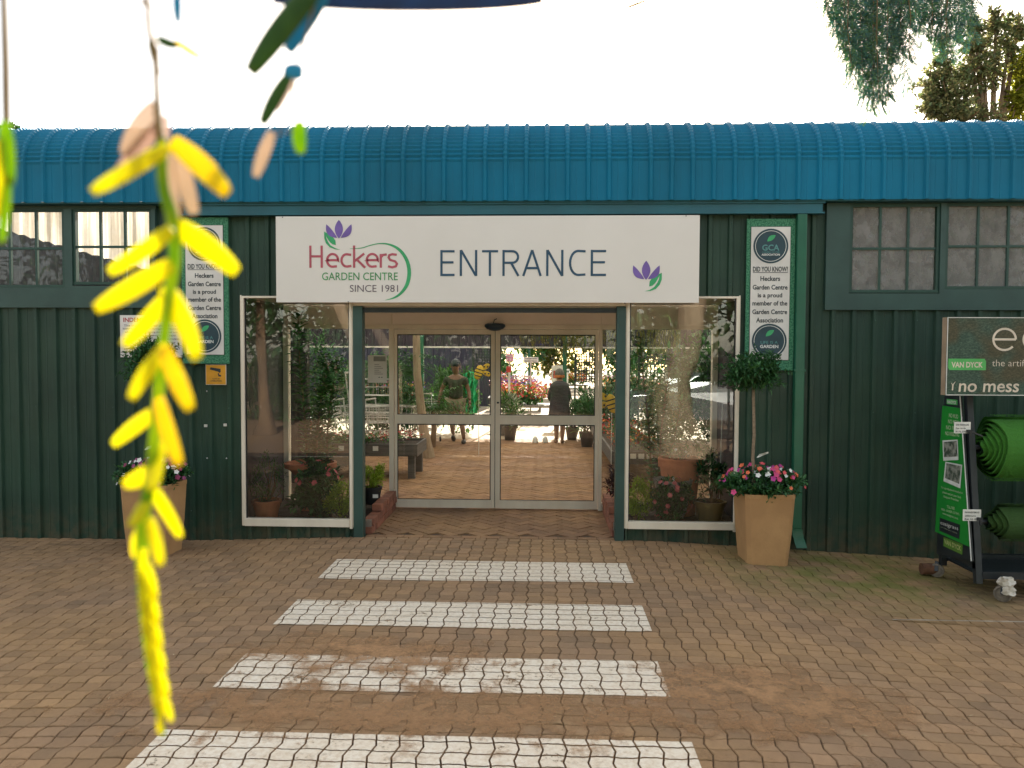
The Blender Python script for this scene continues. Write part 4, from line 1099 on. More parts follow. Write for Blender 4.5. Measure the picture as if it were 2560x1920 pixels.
tag(rag.build('plastic_wrap', pmat('white_plastic', (.72,.66,.58), rough=.35, bump=.5, bscale=40)), 'crumpled white plastic bag tied round the front castor of the turf stand', 'plastic bag')
rust = MB().lathe((XF-.10, yb+.05, gz(3.4,-.8)+.06), [(0,0),(.05,0),(.05,.12),(.03,.12),(.03,.02)], 18, axis='X'); 
tag(rust.build('rusty_tin', pmat('rust', (.16,.07,.035), (.08,.035,.02), rough=.8, scale=20)), 'short rusty tin lying under the back of the turf stand', 'tin')

# ================================================================== vestibule planting
def brick_edge(x, sgn, label):
    Bk = thing('brick_edging', label, 'brick edging', (x, .8, 0), group='brick edgings in the entrance')
    m = MB(); rg = random.Random(int(x*10)+40)
    for row in range(3):
        y = .12 + (.06 if row % 2 else 0)
        while y < 1.36:
            w = .205 if row < 2 else .10
            if row == 2 and y < .5: y += w + .008; continue
            m.box(x-.05+rg.uniform(-.004,.004), x+.055+rg.uniform(-.004,.004), y, y+w, .002+row*.075, .07+row*.075); y += w + .008
    m.build('bricks', brick_red, Bk, bevel=.003)
    MB().box(x-.035, x+.035, .13, 1.36, .0, .14).build('mortar', pmat('mortar', (.25,.2,.16), rough=.95, bump=.4), Bk)
brick_edge(-1.80, 1, 'low red brick edging by the left entrance post')
brick_edge(.76, -1, 'low red brick edging by the right entrance post')
tag(sheet(-3.1, -1.85, .06, 1.45, 14, 14, lambda x, y: .10 + .012*math.sin(x*23)*math.cos(y*19)).build('bed_soil', soil), kind='structure')
tag(sheet(.81, 2.03, .06, 1.45, 14, 14, lambda x, y: .11 + .012*math.sin(x*23)*math.cos(y*19)).build('bed_soil.001', soil), kind='structure')
def pot(name, label, c, r, h, mat, plant=None, group=None, rim=True, cat='potted plant'):
    T = thing(name, label, cat, c, group=group)
    pr = [(0.001,0),(r*.68,0),(r*.92,h*.84),(r*1.0,h*.84),(r*1.02,h*.98),(r*.98,h),(r*.86,h),(r*.84,h*.85),(.001,h*.86)] if rim else [(0.001,0),(r*.55,0),(r*.85,h*.5),(r,h*.9),(r*1.05,h),(r*.95,h),(r*.9,h*.85),(.001,h*.86)]
    MB().lathe(c, pr, 36).build('pot', mat, T, smooth=False)
    MB().lathe(c, [(.001, h*.9), (r*.84, h*.87)], 20).build('soil', soil, T)
    if plant: plant(T)
    return T
def shrub_part(T, c, rad, n, L, W, mat, seed, flowers=None, fr=.03, base=None, **k):
    rg = random.Random(seed); c = Vector(c)
    foliage(c, rad, n, L, W, rg, **k).build('foliage', mat, T)
    twigs(c, base or (c.x, c.y, c.z-rad[2]*1.1), 8, rad, .008, rg).build('stems', bark, T)
    if flowers:
        col, nf = flowers
        for i in range(nf):
            f = flower(fr, 6).build('blossom', col, None); v = rv(rg, .3); v.y = -abs(v.y)
            f.parent = T; f.location = c + Vector((v.x*rad[0], v.y*rad[1], v.z*rad[2])) - T.location
            f.rotation_euler = v.to_track_quat('Z', 'Y').to_euler()
def shrub(name, label, c, rad, n, L, W, mat, seed, **k):
    T = thing(name, label, k.pop('cat', 'shrub'), (c[0], c[1], c[2]-rad[2]), group=k.pop('group', None))
    shrub_part(T, c, rad, n, L, W, mat, seed, **k); return T
pinkp = pmat('camellia_pink', (.72,.12,.14), rough=.6)
p = P(667, 1270, .35)
pot('potted_plant', 'small terracotta pot at the lower left corner of the left shop window', (p.x, .35, .10), .155, .2, terracotta,
    lambda T: shrub_part(T, (p.x, .38, .52), (.2,.18,.26), 700, .055, .012, L_dark, 21, clumps=18))
b0 = P(777, 1172, .85)
BT = thing('terracotta_bowl', 'wide shallow terracotta bowl of soil raised behind the left shop window', 'bowl', (b0.x, .85, .45))
MB().lathe((b0.x, .85, .30), [(.08,.0),(.1,.12),(.24,.26),(.285,.28),(.29,.33),(.26,.335),(.24,.29),(.001,.31)], 36).build('bowl', terracotta, BT)
MB().lathe((b0.x, .85, .02), [(.12,.08),(.10,.1),(.09,.26),(.12,.31)], 20).build('pedestal', terracotta, BT)
shrub('camellia', 'dark green shrub with pink flowers inside the left shop window', (-2.42, .42, .42), (.26,.2,.3), 1500, .075, .038, L_dark, 22, flowers=(pinkp, 9), fr=.034, clumps=22)
shrub('lime_shrub', 'feathery lime green shrub inside the left shop window beside the post', (-2.13, .32, .33), (.17,.17,.2), 1900, .035, .012, L_lime, 23, clumps=24)
shrub('lime_shrub', 'feathery lime green shrub inside the right shop window beside the post', (.98, .32, .36), (.14,.15,.24), 1700, .035, .012, L_lime, 24, clumps=24)
q = P(925, 1240, .75)
pot('potted_plant', 'black nursery pot of lime foliage between the left post and the sliding doors', (-1.93, .95, .15), .11, .2, rubber,
    lambda T: (shrub_part(T, (-1.93, .93, .48), (.16,.16,.16), 1300, .04, .014, L_lime, 25, clumps=18), MB().box(-1.9, -1.84, .83, .834, .24, .28).build('pot_label', ink_white, T)))
# tall dark shrub (rubber plant habit) behind left glass
def tall_plant(label, x, y, z0, z1, seed, wmax=.35, n=90, L=.16, W=.07, mat=None, name='rubber_plant'):
    rg = random.Random(seed); T = thing(name, label, 'shrub', (x, y, z0))
    st = MB(); lf_ = MB()
    for s in range(4):
        bx = x + rg.uniform(-.1, .1); by = y + rg.uniform(-.1, .1); tx = bx + rg.uniform(-wmax, wmax)*.6; ty = by + rg.uniform(-.15, .15); h = z0 + (z1-z0)*(1 if s == 0 else rg.uniform(.6, .9))
        pts = [Vector((bx, by, z0)).lerp(Vector((tx, ty, h)), t) + Vector((.03*math.sin(t*5+s), .03*math.cos(t*4+s), 0)) for t in (0,.25,.5,.75,1)]
        st.tube(pts, [.015,.013,.011,.008,.005], 6)
        for i in range(n):
            t = .15 + .85*(i+rg.random())/n; k = min(3, int(t*4)); pp = pts[k].lerp(pts[k+1], min(1, t*4-k))
            a = i*2.4 + rg.uniform(-.3, .3); d = Vector((math.cos(a), math.sin(a), rg.uniform(-.1, .7)))
            blade(lf_, pp, d, Vector((0,0,1)), L*rg.uniform(.7,1.2), W*rg.uniform(.8,1.1), .15)
    st.build('stems', bark, T); lf_.build('foliage', mat or L_dark, T); return T
tall_plant('tall dark leafy shrub reaching up inside the left shop window', -2.58, .95, .11, 2.30, 31, wmax=.42, n=150, L=.15, W=.07, mat=L_mid)
tall_plant('tall dark leafy shrub in the right shop window behind the terracotta pot', 1.30, 1.0, .11, 2.05, 32, wmax=.4, n=110, L=.11, W=.05, mat=L_mid)
# right bed pots
p = P(1700, 1190, .75)
pot('potted_plant', 'large terracotta pot of soil in the right shop window', (p.x, .75, .12), .235, .62, terracotta, lambda T: shrub_part(T, (p.x, .75, .80), (.12,.1,.07), 120, .04, .02, L_mid, 41, flowers=(pmat('petal_white', (.8,.78,.75)), 6), fr=.018))
MB().box(p.x-.12, p.x-.10, .515, .52, .43, .56).build('paint_mark', ink_white, bpy.data.objects['potted_plant.002'])
p2 = P(1775, 1280, .4)
pot('potted_plant', 'squat glazed brown pot at the lower right corner of the right shop window', (p2.x, .42, .12), .17, .21, pot_brown,
    lambda T: shrub_part(T, (p2.x+.02, .45, .58), (.15,.14,.26), 800, .05, .024, L_dark, 42, clumps=20))
W3 = shrub('impatiens', 'pink flowering plant in crumpled silver wrap inside the right shop window', (1.33, .33, .36), (.22,.18,.24), 1400, .05, .026, L_dark, 43, flowers=(pmat('petal_rose', (.65,.16,.18)), 16), fr=.03, clumps=22, cat='plant')
rg = random.Random(8); wr = MB()
for j in range(8):
    for i in range(18):
        a = 2*PI*i/18; r = .12 + j*.012 + rg.uniform(-.014,.014); wr.v.append((1.38 + r*math.cos(a), .5 + r*math.sin(a)*.8, .14 + j*.058 + rg.uniform(-.014,.014)))
wr.f = [(j*18+i, j*18+(i+1)%18, (j+1)*18+(i+1)%18, (j+1)*18+i) for j in range(7) for i in range(18)]
wr.build('wrapping', pmat('silver_wrap', (.42,.42,.40), rough=.3, metal=.5), W3)
shrub('pink_shrub', 'dark shrub with pink flowers behind the right entrance post', (.86, .9, .42), (.13,.2,.22), 500, .06, .03, leafmat('leaf_wine', (.07,.02,.03), (.10,.05,.04), .2), 44, flowers=(pinkp, 8), fr=.026)
Cs = thing('sign_card', 'white card on a thin stake inside the right shop window', 'sign', (1.80, .8, .12))
a = P(1792, 1005, .8); b = P(1826, 973, .8)
MB().box(a.x, b.x, .8, .806, a.z, b.z).build('card', ink_white, Cs); MB().tube([((a.x+b.x)/2-.03, .803, .12), ((a.x+b.x)/2-.01, .803, a.z)], .006, 6).build('stake', ink_white, Cs)

# ================================================================== inside the hall and the yard
# shopping trolleys
def trolley(name, label, loc, rot=0.0):
    T = thing(name, label, 'trolley', loc, group='wire shopping trolleys in the hall')
    ch = MB()
    for sx in (-.25, .25):
        ch.tube([(sx, -.42, .14), (sx, .40, .14), (sx*.95, .44, .5), (sx, .50, .98)], .013, 6)
    ch.tube([(-.25, -.42, .14), (.25, -.42, .14)], .013, 6)
    def bask(z0, z1, ya, yb2, wa, wb2):
        m = MB()
        for z, s in ((z0, .9), ((z0+z1)/2, .95), (z1, 1)):
            pts = [(-wa*s, ya*s, z), (wa*s, ya*s, z), (wb2*s, yb2, z), (-wb2*s, yb2, z), (-wa*s, ya*s, z)]
            m.tube(pts, .008 if z == z1 else .005, 5)
        for i in range(9):
            t = i/8; x = -wa + 2*wa*t
            m.tube([(x, ya, z1), (x*.9, ya*.9, z0), (x*.9*wb2/wa, yb2, z0), (x*wb2/wa, yb2, z1)], .0035, 4)
        for i in range(10):
            t = i/9; y = ya + (yb2-ya)*t; w = wa+(wb2-wa)*t
            m.tube([(-w, y, z1), (-w*.92, y*.95, z0), (w*.92, y*.95, z0), (w, y, z1)], .0035, 4)
        return m
    def loc_(o): o.parent = T
    for nm, m_b, mt in (('chassis', ch, steel), ('basket', bask(.55, .86, -.42, .42, .21, .27), steel), ('lower_basket', bask(.22, .36, -.38, .36, .20, .25), steel)):
        loc_(m_b.build(nm, mt))
    loc_(MB().tube([(-.26, .50, .98), (.26, .50, .98)], .018, 8).build('handle', pmat('handle_white', (.7,.66,.6))))
    for sx in (-.25, .25):
        for y in (-.40, .38): loc_(MB().lathe((sx-.012, y, .055), [(0,0),(.055,0),(.055,.024),(0,.024)], 12, axis='X').build('wheel', rubber))
    T.rotation_euler = (0, 0, rot); return T
t0 = trolley('shopping_trolley', 'front wire trolley of the row behind the left shop window', (-3.45, 6.9, 0), R(80))
dup(t0, (-3.15, 6.96, .0), 'second wire trolley nested in the row behind the left shop window', R(80))
dup(t0, (-2.85, 7.02, .0), 'third wire trolley nested in the row behind the left shop window', R(80))
dup(t0, (-3.2, 6.9, .52), 'wire trolley stacked on top of the nested row behind the left shop window', R(84))
dup(t0, (-2.55, 8.9, .0), 'lone wire trolley beside the person in the olive shirt', R(20))
# trough tables of bedding plants
def trough(label, x0, x1, y0, y1, z, seed, cols):
    T = thing('planter_trough', label, 'planter', ((x0+x1)/2, (y0+y1)/2, 0), group='raised planter troughs in the hall')
    m = MB(); wood = pmat('grey_timber', (.14,.13,.12), (.09,.085,.08), rough=.8, scale=9, sc3=(.3,.3,4))
    t = .03
    m.box(x0, x1, y0, y0+t, z-.18, z); m.box(x0, x1, y1-t, y1, z-.18, z); m.box(x0, x0+t, y0+t, y1-t, z-.18, z); m.box(x1-t, x1, y0+t, y1-t, z-.18, z); m.box(x0+t, x1-t, y0+t, y1-t, z-.16, z-.13)
    m.build('box', wood, T)
    for x in (x0+.1, x1-.1):
        for y in (y0+.1, y1-.1): MB().box(x-.05, x+.05, y-.05, y+.05, 0, z-.181).build('leg', wood, T)
    MB().box(x0+.04, x1-.04, y0+.04, y1-.04, z-.12, z-.04).build('soil', soil, T)
    for i in range(4): MB().box(x0+.15+i*(x1-x0-.3)/4, x0+.23+i*(x1-x0-.3)/4, y0-.006, y0-.001, z-.10, z-.03).build('price_label', ink_white, T)
    rg = random.Random(seed); f = MB()
    foliage(((x0+x1)/2, (y0+y1)/2, z+.02), ((x1-x0)/2, (y1-y0)/2, .10), 1400, .05, .03, rg, clumps=60, spread=.22, shell=.1, mb=f)
    tag(f.build('bedding_plants', L_mid), 'low leafy bedding plants in ' + label, kind='stuff')
    for ci, cm in enumerate(cols):
        fl = MB()
        for _ in range(130):
            x = rg.uniform(x0, x1); y = rg.uniform(y0, y1); zz = z + rg.uniform(.03, .15); d = rv(rg, .6)
            for k in range(3): blade(fl, Vector((x, y, zz)), (d + rv(rg)*.8), Vector((0,0,1)), .035, .03)
        tag(fl.build('flower_heads', cm), 'massed flower heads in ' + label, kind='stuff')
fr_ = pmat('flower_red', (.60,.06,.05), rough=.6); fw_ = pmat('flower_cream', (.8,.62,.5), rough=.6); fy_ = pmat('flower_yellow', (.72,.5,.04), rough=.6); fo_ = pmat('flower_orange', (.75,.25,.05), rough=.6); fp_ = pmat('flower_violet', (.25,.10,.5), rough=.6)
trough('long grey trough left of the doors', -4.2, -1.85, 3.6, 4.5, .52, 51, (fr_, fw_))
trough('grey trough behind the left trough', -5.6, -4.2, 6.0, 6.9, .45, 52, (fr_, fo_))
trough('narrow grey trough along the right side', .95, 1.7, 3.0, 7.6, .52, 53, (fr_, fo_))
# hall shrubs, palms
def palm(label, x, y, z0, h, n, L, seed, mat=L_dark, trunk_r=.05):
    rg = random.Random(seed); T = thing('palm', label, 'palm', (x, y, z0)); fr = MB()
    MB().tube([(x, y, z0), (x+.03, y, z0+h*.5), (x, y, z0+h)], [trunk_r*1.3, trunk_r, trunk_r*.9], 10).build('trunk', bark, T)
    for i in range(n):
        a = i*2.399; el = rg.uniform(.1, 1.2); d = Vector((math.cos(a)*math.cos(el), math.sin(a)*math.cos(el), math.sin(el))); p = Vector((x, y, z0+h)); prev = p
        for s in range(9):
            p = prev + d*(L/9); d = (d + Vector((0,0,-.17))).normalized(); side = d.cross(Vector((0,0,1))).normalized()
            for sg in (-1, 1): blade(fr, prev, side*sg + d*.5 + Vector((0,0,-.25)), Vector((0,0,1)), L*.34*(1-s/14), .022)
            fr.add([prev+side*.004, prev-side*.004, p-side*.004, p+side*.004], [(0,1,2,3)]); prev = p
    fr.build('crown', mat, T); return T
palm('dark arching palm behind the left sliding door', -2.75, 6.6, 0, 1.5, 20, 1.15, 61)
palm('short bushy palm below the arching palm', -2.2, 7.6, 0, .75, 22, .9, 62, L_mid)
shrub('ficus', 'dark broad shrub beyond the left trough', (-3.4, 8.9, .95), (1.0,.6,.95), 3800, .12, .05, L_dark, 63, clumps=50)
shrub('ficus', 'tall dark hedge plant behind the trolley row', (-5.3, 9.4, 1.15), (1.3,.6,1.15), 3800, .13, .055, L_dark, 64, clumps=50)
shrub('ficus', 'glossy dark shrub beside the plum wall left of the centre aisle', (-2.1, 10.4, .85), (.55,.5,.85), 2400, .12, .05, L_mid, 65, clumps=34)
shrub('ficus', 'large dark green bush filling the right shop window view', (2.9, 5.2, 1.15), (1.15,.7,1.15), 4200, .12, .05, L_dark, 66, clumps=50)
shrub('ficus', 'dark bush right of the side glass beyond the right trough', (1.35, 8.6, .8), (.6,.6,.8), 2400, .12, .045, L_dark, 67, clumps=30)
shrub('ficus', 'dense low hedge plant closing the right side of the hall', (2.5, 9.3, .75), (1.1,.45,.8), 3600, .11, .055, L_dark, 166, clumps=60)
shrub('ficus', 'broad hedge plant in the far right corner of the hall', (4.6, 9.0, .95), (1.2,.5,1.0), 3600, .12, .055, L_mid, 167, clumps=60)
shrub('conifer', 'pale feathery conifer inside the right shop window', (1.62, 3.2, .9), (.28,.28,.72), 2200, .06, .012, L_olive, 68, clumps=30)
shrub('flowering_shrub', 'reddish flowering shrub right of the dark coat', (.95, 9.6, .5), (.3,.3,.35), 800, .07, .03, L_mid, 69, flowers=(fr_, 16), fr=.05)
net = pmat('green_net', (.02,.42,.16), (.04,.5,.22), rough=.5, scale=12)
Gn = thing('green_net_cover', 'bright green netting cover behind the person in the olive shirt', 'net', (-1.35, 10.2, 0))
a = P(1160, 925, 10.2); b = P(1192, 980, 10.2); m = MB()
for i in range(14):
    x = a.x + (b.x-a.x)*i/13
    for j in range(9): m.v.append((x + .03*math.sin(j*2.1+i), 10.2+.06*math.sin(i*1.7), b.z-.5 + (a.z-b.z+.5)*j/8 * (1 - .12*abs(i-6)/7)))
m.f = [(i*9+j, (i+1)*9+j, (i+1)*9+j+1, i*9+j+1) for i in range(13) for j in range(8)]; m.build('netting', net, Gn)
# slim pale tree in the hall (seen through the left leaf) and willow foliage hanging beyond
Tr = thing('slim_tree', 'slim pale trunk rising past the arching palm behind the left door', 'tree', (-2.35, 6.0, 0))
a = P(1062, 1150, 6.0); b = P(1040, 840, 6.0)
MB().tube([(a.x+.06, 6.0, 0), (a.x-.02, 6.0, .5), (b.x+.02, 6, 1.5), (b.x, 6, 2.4), (b.x-.1, 6.1, 3.3)], [.13,.085,.07,.065,.06], 12).build('trunk', bark_pale, Tr)
foliage((b.x-.1, 6.2, 3.1), (.7,.6,.25), 900, .09, .035, random.Random(5), clumps=20).build('crown', L_mid, Tr)
# lattice panels
def lattice(label, x0, x1, z0, z1, y, n, mz):
    T = thing('lattice_panel', label, 'lattice', ((x0+x1)/2, y, z0), group='black lattice panels in the hall')
    m = MB()
    for i in range(n+1): x = x0+(x1-x0)*i/n; m.box(x-.011, x+.011, y-.011, y+.011, z0, z1)
    for i in range(mz+1): z = z0+(z1-z0)*i/mz; m.box(x0-.012, x1+.012, y-.016, y-.0115, z-.011, z+.011)
    m.build('grid', black, T)
    for x in (x0-.03, x1+.03): MB().box(x-.02, x+.02, y-.02, y+.02, 0, z1+.02).build('post', black, T)
a = P(1186, 872, 11.5); b = P(1232, 945, 11.5); lattice('black square lattice panel behind the yellow bee ornament', a.x, b.x, b.z, a.z, 11.5, 7, 10)
a = P(1441, 885, 11.2); b = P(1486, 955, 11.2); lattice('black square lattice panel right of the dark coat', a.x, b.x, b.z, a.z, 11.2, 7, 10)
a = P(1600, 885, 11.4); b = P(1760, 965, 11.4); lattice('wide black lattice panel seen through the right shop window', a.x, b.x, b.z, a.z, 11.4, 18, 10)
# bee ornaments
def bee(label, px, py, Y, w_px, flip):
    c = P(px, py, Y); s = w_px / F * (Y + 7.7) / 1.6
    T = thing('bee_ornament', label, 'garden ornament', (c.x, Y, 0), group='yellow bee garden ornaments')
    yel = pmat('bee_yellow', (.78,.52,.05), rough=.4)
    m = MB(); m.lathe((0,0,0), [(0.001,-.8),(.25,-.7),(.4,-.35),(.42,.1),(.3,.55),(.001,.75)], 18)
    o = m.build('body', yel, None, smooth=True); o.data.transform(Matrix.Translation(c) @ Matrix.Rotation(.3*flip, 4, 'Y') @ Matrix.Diagonal((s, s*.3, s, 1))); adopt(o, T)
    for k in (-.45, -.12, .22):
        m = MB().lathe((0,0,0), [(.435 - abs(k+.1)*.12, k), (.435-abs(k+.1)*.12, k+.1)], 18); o = m.build('stripe', ink, None); o.data.transform(Matrix.Translation(c) @ Matrix.Rotation(.3*flip, 4, 'Y') @ Matrix.Diagonal((s, s*.32, s, 1))); adopt(o, T)
    for ang in (35, -20):
        m = MB(); m.lathe((0,0,0), [(0.001,-.05),(.5,-.02),(.5,.02),(0.001,.05)], 18); o = m.build('wing', yel, None)
        Mx = Matrix.Translation(c) @ Matrix.Scale(s, 4) @ Matrix.Translation((.85*flip*math.cos(R(ang)), 0, .75*math.sin(R(ang))+.1)) @ Matrix.Rotation(R(-ang)*flip, 4, 'Y') @ Matrix.Diagonal((.9,1,.5,1)) @ Matrix.Rotation(PI/2, 4, 'X')
        o.data.transform(Mx); adopt(o, T)
        for dx in (-.15, .2):
            d_ = MB().lathe((0,0,0), [(0.001,.06),(.09,.06)], 8).build('spot', ink, None)
            d_.data.transform(Matrix.Translation(c) @ Matrix.Scale(s, 4) @ Matrix.Translation((.85*flip*math.cos(R(ang))+dx, -.07, .75*math.sin(R(ang))+.1)) @ Matrix.Rotation(PI/2, 4, 'X') @ Matrix.Diagonal((1,1,0,1))); adopt(d_, T)
    MB().tube([(c.x, Y+.03, 0), (c.x, Y+.03, c.z)], .006, 6).build('stake', steel, T)
bee('yellow bee ornament on a stake beside the person in the olive shirt', 1197, 930, 6.5, 40, 1)
bee('yellow bee ornament on a stake beside the right door frame', 1530, 1008, 2.6, 52, -1)

# beyond the hall: bright yard with benches of flowers, signs and a roofed shelter
rg = random.Random(12)
shade_wood = pmat('yard_table', (.25,.22,.18), rough=.8)
yard_rows = [(-.55, 14.0), (2.6, 14.5), (-.9, 18.0), (2.9, 19.0), (-1.2, 23.0), (3.3, 24.0), (-4.5, 15.5), (6.3, 16.0), (1.2, 29.0), (-2.6, 29.0)]
side_lb = ['first', 'second', 'third', 'fourth', 'fifth', 'sixth', 'seventh', 'eighth', 'ninth', 'tenth']
for i, (x, y) in enumerate(yard_rows):
    lb = ('left' if x < 1 else 'right') + ' of the sunny aisle, ' + side_lb[i] + ' from the hall'
    T = thing('flower_bench', 'low bench of bright flowers ' + lb, 'plant bench', (x, y, 0), group='flower benches in the sunny yard')
    MB().box(x-.9, x+.9, y-.6, y+.6, .40, .46).build('bench_top', shade_wood, T)
    for sx in (-.8, .8):
        for sy in (-.5, .5): MB().box(x+sx-.04, x+sx+.04, y+sy-.04, y+sy+.04, 0, .399).build('leg', shade_wood, T)
    f = foliage((x, y, .66), (.85,.55,.25), 900, .12, .06, rg, clumps=30, spread=.25, shell=.2)
    tag(f.build('bench_greenery', L_mid), 'leafy pot plants massed on the bench ' + lb, kind='stuff')
    for cm in rg.sample([fr_, fw_, fy_, fo_, fp_, pinkp], 3):
        fl = MB()
        for _ in range(160):
            pp = Vector((x + rg.uniform(-.85,.85), y + rg.uniform(-.55,.55), .62 + rg.uniform(0,.38)))
            blade(fl, pp, rv(rg, .5), Vector((0,0,1)), .09, .08)
        tag(fl.build('bench_blooms', cm), 'massed blooms on the bench ' + lb, kind='stuff')
tag(sheet(-14, 14, 34, 34.6, 2, 2, lambda x, y: 0).build('hedge_foot', soil), kind='structure')
for i, x in enumerate((-9, -5.5, -2, 1.5, 5, 8.5)):
    shrub('yard_tree', 'leafy tree at the far end of the yard, ' + side_lb[i] + ' from the left', (x, 36+i % 2, 2.3), (2.0,1.3,2.0), 2200, .4, .18, L_olive if i % 2 else L_mid, 80+i, clumps=26, cat='tree')
Sh = thing('yard_shelter', 'open pale roofed shelter at the back of the sunny yard', 'shelter', (1.0, 27, 0))
MB().box(-4.4, 3.4, 25.5, 29, 2.45, 2.5).build('roof', pmat('pale_roof', (.6,.58,.52)), Sh)
for x in (-4.2, -.6, 3.2): MB().box(x-.05, x+.05, 25.6, 25.7, 0, 2.449).build('post', green_pipe, Sh)
for i in range(5): MB().box(-4.4, 3.4, 25.45-.0, 25.5, 2.15+i*.06, 2.18+i*.06).build('slat', pmat('slat_wood', (.4,.33,.25)), Sh)
def ysign(label, x0, y0, x1, y1, Y, mat, lines, inkm, post=True):
    a = P(x0, y1, Y); b = P(x1, y0, Y)
    T = thing('yard_sign', label, 'sign', ((a.x+b.x)/2, Y, 0))
    MB().box(a.x, b.x, Y, Y+.02, a.z, b.z).build('board', mat, T)
    n = len(lines); hh = (b.z-a.z)
    for i, s in enumerate(lines): textobj(s, a.x+(b.x-a.x)*.1, b.z - hh*((i+.82)/n*.9+.03), (b.x-a.x)*.8, hh*.45/n, Y-.004, inkm, T, bold=.03)
    if post: MB().box((a.x+b.x)/2-.02, (a.x+b.x)/2+.02, Y+.021, Y+.05, 0, b.z).build('post', steel, T)
ysign('white water wise selection sign hanging above the yard flowers', 1308, 893, 1346, 906, 14.2, ink_white, ('WATER-WISE', 'SELECTION'), ink)
ysign('small pink sign left of the water wise sign', 1265, 885, 1283, 903, 13.2, pmat('sign_pink', (.75,.3,.5)), ('MAKE', 'IT'), ink_white)
ysign('small red sign on a post left of the sunny aisle', 1266, 916, 1278, 931, 13.0, fr_, ('SALE',), fr_) 
ysign('white poster stand with a red panel behind the dark coat', 1379, 914, 1412, 956, 12.6, ink_white, ('HECKERS',), ink)
a = P(1384, 945, 12.58); b = P(1404, 927, 12.58); MB().box(a.x, b.x, 12.585, 12.595, a.z, b.z).build('poster_panel', fr_, bpy.data.objects['yard_sign.003'])
ysign('small white card right of the poster stand', 1414, 923, 1424, 934, 12.7, ink_white, ('NEW',), ink)
# hanging willow foliage in front of the fascia
Wl = thing('willow_foliage_tree', 'weeping tree hanging pale green strands above the right sliding door view', 'tree', (2.0, 12.9, 0))
MB().tube([(2.2, 13.2, 0), (2.1, 13.1, 1.5), (2.0, 12.9, 2.8), (1.6, 12.9, 3.3)], [.16,.13,.1,.06], 10).build('trunk', bark, Wl)
wf = MB(); rgw = random.Random(15)
for i in range(230):
    q = P(rgw.uniform(1300, 1700), 800, 11.2 + rgw.random()*.5); x = q.x; y = q.y; z = 2.75; L_ = rgw.uniform(.35, 1.0) * (1 if x > .2 else .75)
    for j in range(int(L_/.03)):
        zz = z - j*.03; blade(wf, Vector((x + .02*math.sin(j*.5+i), y, zz)), Vector((rgw.uniform(-.6,.6), rgw.uniform(-.6,.6), -1)), Vector((0,1,0)), .075, .012)
wf.build('crown', L_olive, Wl)

# ================================================================== people in the hall
def skinmesh(name, joints, edges, mat, parent, root=0, sub=2):
    """one continuous surface grown over a skeleton: joints = [(x,y,z,r)]"""
    me = bpy.data.meshes.new(name); me.from_pydata([j[:3] for j in joints], edges, [])
    o = bpy.data.objects.new(name, me); COL.objects.link(o)
    md = o.modifiers.new('skin', 'SKIN'); md.use_smooth_shade = True
    if not me.skin_vertices: me.attributes
    for i, j in enumerate(joints):
        sv = me.skin_vertices[0].data[i]; r = j[3]; sv.radius = (r, r) if not isinstance(r, tuple) else r; sv.use_root = (i == root)
    s = o.modifiers.new('sub', 'SUBSURF'); s.levels = sub; s.render_levels = sub
    dg = bpy.context.evaluated_depsgraph_get(); nm = bpy.data.meshes.new_from_object(o.evaluated_get(dg))
    bpy.data.objects.remove(o); nm.materials.clear(); nm.materials.append(mat); nm.name = name
    nm.polygons.foreach_set('use_smooth', [True]*len(nm.polygons))
    o = bpy.data.objects.new(name, nm); COL.objects.link(o); adopt(o, parent); return o
def ellip(name, c, r, mat, parent, rot=None, seg=20):
    pr = [(max(.0001, math.sin(PI*i/12)), -math.cos(PI*i/12)) for i in range(13)]
    o = MB().lathe((0,0,0), pr, seg).build(name, mat, None, smooth=True)
    Mx = Matrix.Translation(c) @ (rot or Matrix.Identity(4)) @ Matrix.Diagonal((r[0], r[1], r[2], 1)); o.data.transform(Mx); adopt(o, parent); return o
def hand(parent, wrist, dirv, palm_n, s, mat, curl=.5, thumb=1):
    """palm with five separate bent fingers; joined into the body's own mesh afterwards"""
    w = Vector(wrist); d = Vector(dirv).normalized(); n = Vector(palm_n).normalized(); side = d.cross(n).normalized()
    m = MB(); pc = w + d*.09*s
    m.tube([w, w+d*.04*s, pc], [.022*s, .030*s, .032*s], 8)
    for k, L in enumerate((.068,.078,.072,.056)):
        b = pc + side*(k-1.5)*.019*s; p1 = b + (d + n*curl*.5).normalized()*L*.5*s; p2 = p1 + (d + n*curl*1.8).normalized()*L*.5*s
        m.tube([b - d*.01*s, p1, p2], [.0095*s,.009*s,.007*s], 6)
    b = w + d*.035*s + side*thumb*-.028*s; m.tube([b, b + (d*.6 - side*thumb + n*.4).normalized()*.035*s, b + (d - side*thumb*.5 + n*.5).normalized()*.062*s], [.011*s,.010*s,.008*s], 6)
    return m
def join(a, mb_):
    me = a.data; bm = bmesh.new(); bm.from_mesh(me); t = bpy.data.meshes.new('t'); t.from_pydata(mb_.v, [], mb_.f); bm.from_mesh(t); bmesh.ops.recalc_face_normals(bm, faces=bm.faces); bm.to_mesh(me); bm.free()
    me.polygons.foreach_set('use_smooth', [True]*len(me.polygons))
